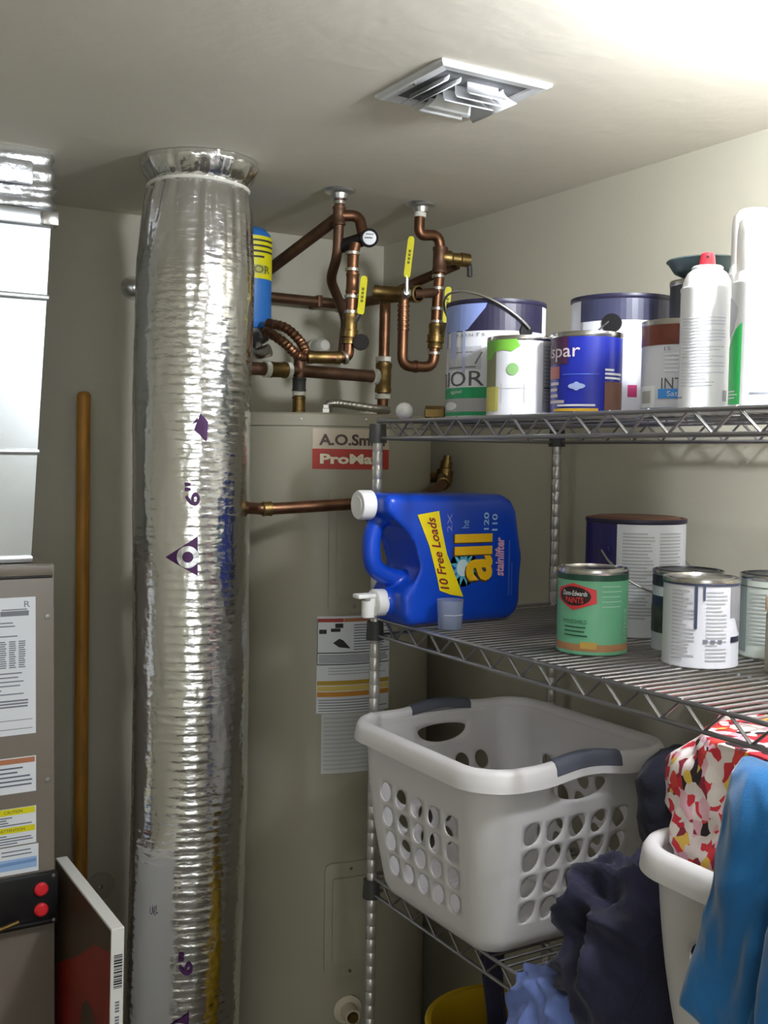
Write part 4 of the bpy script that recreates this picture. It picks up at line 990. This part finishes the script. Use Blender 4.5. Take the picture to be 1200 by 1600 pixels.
# ------------------------------------------------------------------ laundry baskets
def basket(label, cx, cy, z):
    t = thing('laundry_basket', label, 'laundry basket', (cx, cy, z), group='laundry baskets on the bottom shelf')
    HB = 0.306
    nS, nC = 7, 3                            # cells on a side (one plain, seven..., one plain) and on a corner
    sides = 4
    per = sides*(nS+nC)
    def dims(v):
        hx = 0.150+0.034*v; hy = 0.160+0.038*v; rc = 0.042+0.016*v
        f = max(0.0, 1-v/0.10)
        ins = 0.030*(1-sqrt(max(0, 1-f*f)))
        bow = 0.006*sin(pi*min(1, v))
        return hx-ins+bow, hy-ins+bow, max(0.02, rc-ins*0.5)
    def pos(cu, v, grow=0.0):
        hx, hy, rc = dims(v); hx += grow; hy += grow; rc += grow
        cu = cu % per; s = int(cu//(nS+nC)); q = cu-s*(nS+nC)
        # side order: -Y end, +X, +Y end, -X  (counter-clockwise)
        corners = [(1, -1), (1, 1), (-1, 1), (-1, -1)]
        cxs, cys = corners[s]
        if q <= nS:
            tt = 0.055*q if q < 1 else (0.055+0.89*(q-1)/5 if q < 6 else 0.945+0.055*(q-6))
            p0 = [(-hx+rc, -hy), (hx, -hy+rc), (hx-rc, hy), (-hx, hy-rc)][s]
            p1 = [(hx-rc, -hy), (hx, hy-rc), (-hx+rc, hy), (-hx, -hy+rc)][s]
            return Vector((p0[0]+(p1[0]-p0[0])*tt, p0[1]+(p1[1]-p0[1])*tt, HB*v))
        a = -pi/2+s*pi/2+(q-nS)/nC*pi/2
        return Vector((cxs*(hx-rc)+rc*cos(a), cys*(hy-rc)+rc*sin(a), HB*v))
    rows = [0.0, 0.012, 0.03, 0.06, 0.10, 0.165, 0.305, 0.445, 0.585, 0.725, 0.775, 0.925, 0.985]
    bm = bmesh.new(); K = 6
    def vert(cu, v): return bm.verts.new(pos(cu, v))
    def cell(c0, c1, v0, v1, hole=None, ku=None):
        ku = ku or K*(c1-c0)
        if hole is None:
            kv = 2
            g = [[vert(c0+(c1-c0)*i/ku, v0+(v1-v0)*j/kv) for i in range(ku+1)] for j in range(kv+1)]
            for j in range(kv):
                for i in range(ku): bm.faces.new((g[j][i], g[j][i+1], g[j+1][i+1], g[j+1][i]))
            return
        kv = 2 if hole == 'handle' else 4
        kv = 2
        per_ = [(i/ku, 0) for i in range(ku)]+[(1, j/kv) for j in range(kv)]+[(1-i/ku, 1) for i in range(ku)]+[(0, 1-j/kv) for j in range(kv)]
        o_ = []; mid = []; i_ = []
        npt = len(per_)
        for k, (a, b) in enumerate(per_):
            an = -pi/2-pi*ku/npt+2*pi*k/npt; ca, sa = cos(an), sin(an)
            if hole == 'handle':
                hxx, hyy = 0.5+0.40*ca, 0.66+(0.22 if sa > 0 else 0.52)*sa
            else:
                hxx, hyy = 0.5+0.35*ca+0.10*sa, 0.5+0.42*sa
            o_.append(vert(c0+(c1-c0)*a, v0+(v1-v0)*b))
            i_.append(vert(c0+(c1-c0)*hxx, v0+(v1-v0)*hyy))
        n = len(o_)
        for k in range(n): bm.faces.new((o_[k], o_[(k+1) % n], i_[(k+1) % n], i_[k]))
    for r in range(len(rows)-1):
        v0, v1 = rows[r], rows[r+1]
        for s in range(4):
            base = s*(nS+nC)
            handle = s in (0, 2) and r == 10
            c = 0
            while c < nS+nC:
                if handle and c == 2: cell(base+2, base+5, v0, v1, 'handle'); c += 3; continue
                if 5 <= r <= 8 and 1 <= c < 6: cell(base+c, base+c+1, v0, v1, 'oval')
                else: cell(base+c, base+c+1, v0, v1)
                c += 1
    bmesh.ops.remove_doubles(bm, verts=bm.verts, dist=0.00005)
    wo = obj('basket_wall', bm, BASKETM, t, angle=60)
    so = wo.modifiers.new('thickness', 'SOLIDIFY'); so.thickness = 0.0026; so.offset = -1
    bm = bmesh.new()
    n = per*2; lo = [bm.verts.new(pos(per*k/n, 0.0)+Vector((0, 0, 0.0006))) for k in range(n)]
    bm.faces.new(lo)
    bo = obj('basket_floor', bm, BASKETM, t, smooth=False)
    so = bo.modifiers.new('thickness', 'SOLIDIFY'); so.thickness = 0.003; so.offset = -1
    # rim: flared lip swept round the top, arched over the handles
    def arch(cu):
        s = int((cu % per)//(nS+nC)); q = (cu % per)-s*(nS+nC)
        if s in (0, 2):
            d = abs(q-3.5)/2.2
            if d < 1: return 0.010*(0.5+0.5*cos(pi*d))
        return 0.0
    def sweep(c0, c1, n, prof, closed, lift=0.0):
        bm = bmesh.new(); rg = []
        for k in range(n if closed else n+1):
            cu = c0+(c1-c0)*k/n
            p = pos(cu, 0.985); t0 = pos(cu-0.05, 0.985); t1 = pos(cu+0.05, 0.985)
            tg = (t1-t0).normalized(); nn = Vector((tg.y, -tg.x, 0))
            rg.append([bm.verts.new(p+nn*a+Vector((0, 0, b+arch(cu)+lift))) for a, b in prof])
        m_ = len(prof)
        for k in range(len(rg) if closed else len(rg)-1):
            A_, B_ = rg[k], rg[(k+1) % len(rg)]
            for i in range(m_): bm.faces.new((A_[i], A_[(i+1) % m_], B_[(i+1) % m_], B_[i]))
        if not closed: bm.faces.new(rg[0][::-1]); bm.faces.new(rg[-1])
        return bm
    prof = [(-0.0035, -0.004), (-0.0035, 0.004), (0.000, 0.0085), (0.006, 0.0105), (0.013, 0.0085), (0.018, 0.001), (0.0205, -0.013), (0.0215, -0.0225), (0.0185, -0.0228), (0.0165, -0.012), (0.0125, 0.001), (0.006, 0.004), (0.0, 0.0)]
    obj('rim', sweep(0, per, per*6, prof, True), BASKETM, t, angle=50)
    gp = [(-0.005, -0.005), (-0.005, 0.005), (-0.001, 0.0105), (0.006, 0.0125), (0.014, 0.0105), (0.0195, 0.002), (0.0215, -0.010), (0.0190, -0.012), (0.006, -0.002)]
    for s in (0, 2):
        b_ = s*(nS+nC)
        obj('grip', sweep(b_+2.05, b_+4.95, 40, gp, False, 0.0008), GRIP, t, angle=50)
    return t
b1 = basket('white plastic laundry basket with oval holes and grey grips, empty', 1.125, 1.478, ZB+0.0005)
b2 = basket('white laundry basket holding the floral cloth and the teal blue towel', 1.128, 0.772, ZB+0.0005)

# ------------------------------------------------------------------ cloth
def cloth_blob(name, label, cat, c, rad, mat, seed=0, fold=0.05, zmin=None, sub=5, stretch=(1, 1, 1), freq=7.0, squash=1.0, xmin=None, clampf=None):
    bm = bmesh.new(); bmesh.ops.create_icosphere(bm, subdivisions=sub, radius=1.0)
    cc = Vector(c)
    for v in bm.verts:
        d = v.co.normalized(); e = 0.75
        q = Vector((math.copysign(abs(d.x)**e, d.x), math.copysign(abs(d.y)**e, d.y), math.copysign(abs(d.z)**e, d.z)))
        p = Vector((q.x*rad[0], q.y*rad[1], q.z*rad[2]))
        s = Vector((p.x*stretch[0], p.y*stretch[1], p.z*stretch[2]))*freq+Vector((seed*3.1, seed*1.7, seed))
        wv = noise.noise_vector(s*0.7)
        n1 = 1-abs(noise.noise(s+wv*1.3))*2.0
        n2 = 1-abs(noise.noise(s*2.3+wv*2))*2.0
        n3 = noise.noise(s*0.45)
        p += d*(fold*0.6*n1+fold*0.22*n2+fold*0.9*n3)
        w_ = cc+p
        if zmin is not None and w_.z < zmin: w_.z = zmin+0.0004*noise.noise(p*20)
        if clampf: w_ = clampf(w_)
        v.co = w_
    o = obj(name, bm, mat, angle=180)
    base = Vector((c[0], c[1], zmin if zmin is not None else c[2]))
    for v in o.data.vertices: v.co -= base
    o.location = V(*base)
    return tag(o, label, cat)
NAVYC = M('navy_fabric', (32, 32, 62), 0.85, vary=0.3, vscale=20, bump=0.4, bscale=180, sheen=0.15)
NAVY2 = M('midnight_fabric', (30, 32, 54), 0.85, vary=0.25, vscale=20, bump=0.4, bscale=200, sheen=0.1)
def gap(w_):   # stay in the gap between the two baskets
    w_.y = min(max(w_.y, 0.990+0.0), 1.27); w_.x = min(max(w_.x, 0.93), 1.43)
    return w_
cloth_blob('navy_garment', 'navy blue garment heaped between the two laundry baskets', 'clothes', (1.10, 1.080, -0.700), (0.110, 0.095, 0.105), NAVYC, 3, 0.06, zmin=ZB+0.001, freq=13, sub=6, clampf=gap)
cloth_blob('navy_garment', 'dark navy bundle tucked high behind the floral cloth', 'clothes', (1.245, 1.125, -0.525), (0.075, 0.07, 0.075), NAVY2, 8, 0.03, freq=13, clampf=gap)
LAVC = M('periwinkle_fabric', (112, 134, 206), 0.85, vary=0.15, vscale=14, bump=0.3, bscale=200, sheen=0.15)

def sheet(name, label, cat, fn, nu, nv, mat, th=0.004, base=(0, 0, 0)):
    bm = bmesh.new(); bs = Vector(base)
    g = [[bm.verts.new(Vector(fn(i/nu, j/nv))-bs) for i in range(nu+1)] for j in range(nv+1)]
    for j in range(nv):
        for i in range(nu): bm.faces.new((g[j][i], g[j][i+1], g[j+1][i+1], g[j+1][i]))
    o = obj(name, bm, mat, angle=180)
    s = o.modifiers.new('thickness', 'SOLIDIFY'); s.thickness = th; s.offset = 0
    o.location = V(*base)
    return tag(o, label, cat)
def lav(u, v):
    # u along the shelf edge, v from the shelf out over the edge and down
    y = 1.235-0.255*u
    prof = smooth_path([(1.06, 0, -0.766), (1.005, 0, -0.752), (0.972, 0, -0.757), (0.958, 0, -0.80), (0.950, 0, -0.90)], 10)
    t = v*(len(prof)-1); k = min(int(t), len(prof)-2); p = prof[k]+(prof[k+1]-prof[k])*(t-k)
    n_ = 1-2*abs(noise.noise(Vector((u*5+v*1.5, v*3, 2.2))))
    n2 = noise.noise(Vector((u*13-v*5, v*6, 7)))
    x = p.x-0.020*n_*min(1, v*2.2)-0.006*n2; z = p.z+0.014*n_*(1-v)+0.006*n2*(1 if v < 0.5 else 0.2)+0.010*sin(u*3)
    return (x, y+0.012*n2+0.02*v*(u-0.5), max(z, ZB+0.0055) if x > 0.992 else z)
sheet('lavender_garment', 'periwinkle blue garment spilling over the edge of the bottom shelf', 'clothes', lav, 60, 50, LAVC, 0.003, (1.0, 1.1, -0.77))

def floral():
    mt = bpy.data.materials.new('floral_print'); mt.use_nodes = True; nt = mt.node_tree; b = nt.nodes['Principled BSDF']
    b.inputs['Roughness'].default_value = 0.75
    tc = nt.nodes.new('ShaderNodeTexCoord'); n = nt.nodes.new('ShaderNodeTexNoise'); n.inputs['Scale'].default_value = 16
    mxv = nt.nodes.new('ShaderNodeMixRGB'); mxv.blend_type = 'ADD'; mxv.inputs[0].default_value = 0.06
    nt.links.new(tc.outputs['Object'], n.inputs[0]); nt.links.new(tc.outputs['Object'], mxv.inputs[1]); nt.links.new(n.outputs['Color'], mxv.inputs[2])
    vo = nt.nodes.new('ShaderNodeTexVoronoi'); vo.inputs['Scale'].default_value = 70; nt.links.new(mxv.outputs[0], vo.inputs[0])
    sp_ = nt.nodes.new('ShaderNodeSeparateColor'); nt.links.new(vo.outputs['Color'], sp_.inputs[0])
    r = nt.nodes.new('ShaderNodeValToRGB'); r.color_ramp.interpolation = 'CONSTANT'
    cols = [(0.0, (238, 226, 224)), (0.22, (214, 50, 66)), (0.38, (242, 232, 226)), (0.54, (238, 200, 90)), (0.62, (226, 70, 62)), (0.71, (236, 186, 200)), (0.83, (150, 40, 60)), (0.91, (44, 30, 36))]
    el = r.color_ramp.elements
    el[0].position = 0; el[0].color = (*lin(cols[0][1]), 1); el[1].position = cols[1][0]; el[1].color = (*lin(cols[1][1]), 1)
    for p, c in cols[2:]:
        e = el.new(p); e.color = (*lin(c), 1)
    nt.links.new(sp_.outputs[0], r.inputs[0]); nt.links.new(r.outputs[0], b.inputs['Base Color'])
    return mt
def inb2(w_):
    if w_.z < -0.44:
        w_.x = min(max(w_.x, 0.972), 1.285); w_.y = min(max(w_.y, 0.61), 0.955)
    w_.z = min(w_.z, -0.338)
    return w_
cloth_blob('floral_bundle', 'red white and yellow floral cloth bundle stuffed into the front laundry basket', 'clothes', (1.105, 0.875, -0.45), (0.12, 0.13, 0.125), floral(), 5, 0.035, freq=9, clampf=inb2)
TEAL = M('teal_terry', (14, 106, 170), 0.9, vary=0.25, vscale=9, bump=0.5, bscale=700, sheen=0.5, bdist=0.001)
def towel(u, v):
    # left edge, from the heap over the rim and down the basket front
    left = smooth_path([(1.02, 0.800, -0.375), (0.968, 0.806, -0.326), (0.925, 0.796, -0.335), (0.908, 0.800, -0.425), (0.903, 0.814, -0.517), (0.902, 0.822, -0.588)], 10)
    right = smooth_path([(1.02, 0.60, -0.375), (0.968, 0.60, -0.322), (0.920, 0.60, -0.335), (0.905, 0.60, -0.44), (0.902, 0.60, -0.57), (0.900, 0.61, -0.740)], 10)
    t = v*(len(left)-1); k = min(int(t), len(left)-2); f_ = t-k
    a_ = left[k]+(left[k+1]-left[k])*f_; b_ = right[k]+(right[k+1]-right[k])*f_
    p = a_+(b_-a_)*u
    amp = 0.024*min(1, v*1.6)
    w_ = u*13+2.2*v+1.3*noise.noise(Vector((u*2, v*2, 1)))
    fold = 0.7*sin(0.55*w_)+0.2*sin(1.7*w_+4*v)+0.9*noise.noise(Vector((u*5, v*2.5, 4)))
    cr = math.exp(-((u-0.30-0.12*v)/0.035)**2)*min(1, max(0, (v-0.35)*3))
    wr = 0.005*(1-2*abs(noise.noise(Vector((u*9+v*3, v*7-u*4, 2)))))*min(1, v*3)
    return (p.x-abs(amp*fold)*0.9-amp*0.3+0.020*cr-wr, p.y+0.006*noise.noise(Vector((u*4, v*5, 8))), p.z+0.008*noise.noise(Vector((u*6, v*3, 6)))*(1-v))
sheet('bath_towel', 'teal blue terry towel hanging over the side of the front laundry basket', 'towel', towel, 80, 80, TEAL, 0.006, (0.95, 0.72, -0.6))

# ------------------------------------------------------------------ under the bottom shelf
bn = thing('yellow_bin', 'tall mustard yellow bin standing under the bottom shelf', 'bin', (1.10, 1.435, FLOOR))
BINY = M('bin_yellow', (196, 160, 22), 0.5, vary=0.08)
bh = 0.648
obj('bin_wall', LT([(0, 0.004), (0.10, 0.0), (0.104, 0.004), (0.124, bh-0.004), (0.128, bh-0.004), (0.129, bh), (0.122, bh), (0.101, 0.008), (0, 0.008)], seg=64), BINY, bn)
obj('rim', LT([(0.1235, bh-0.016), (0.131, bh-0.014), (0.132, bh), (0.128, bh+0.003), (0.1215, bh+0.001)], seg=64), BINY, bn)
def strip(u, v):
    z = -0.808-0.20*v; y = 1.47-0.03*u+0.008*sin(v*5); x = 1.075+0.030*u+0.015*v+0.006*sin(u*9+v*3)
    return (x, y, z)
sheet('navy_strap', 'dark navy cloth strap hanging from the bottom shelf into the yellow bin', 'strap', strip, 14, 24, NAVYC, 0.003, (1.09, 1.46, -0.9))
tt = thing('maroon_tote', 'dark maroon plastic tote beside the yellow bin', 'tote', (1.24, 1.15, FLOOR))
MAR = M('maroon_plastic', (96, 30, 26), 0.5)
bm = bmesh.new()
rs_ = []
for (hx_, hy_, z_) in ((0.11, 0.09, 0), (0.13, 0.108, 0.60), (0.125, 0.103, 0.60), (0.106, 0.086, 0.006)):
    rs_.append([bm.verts.new((x*hx_, y*hy_, z_)) for x, y in ((-1, -1), (1, -1), (1, 1), (-1, 1))])
for p, q in zip(rs_, rs_[1:]):
    for k in range(4): bm.faces.new((p[k], p[(k+1) % 4], q[(k+1) % 4], q[k]))
bm.faces.new(rs_[0]); bm.faces.new(rs_[-1])
obj('tub', bm, MAR, tt, smooth=False)
bm = bmesh.new()
for (xa, xb, ya, yb) in ((-0.142, 0.142, -0.118, -0.108), (-0.142, 0.142, 0.108, 0.118), (-0.142, -0.131, -0.108, 0.108), (0.131, 0.142, -0.108, 0.108)):
    bx(bm, xa, xb, ya, yb, 0.58, 0.605)
obj('rim', bm, MAR, tt, smooth=False)
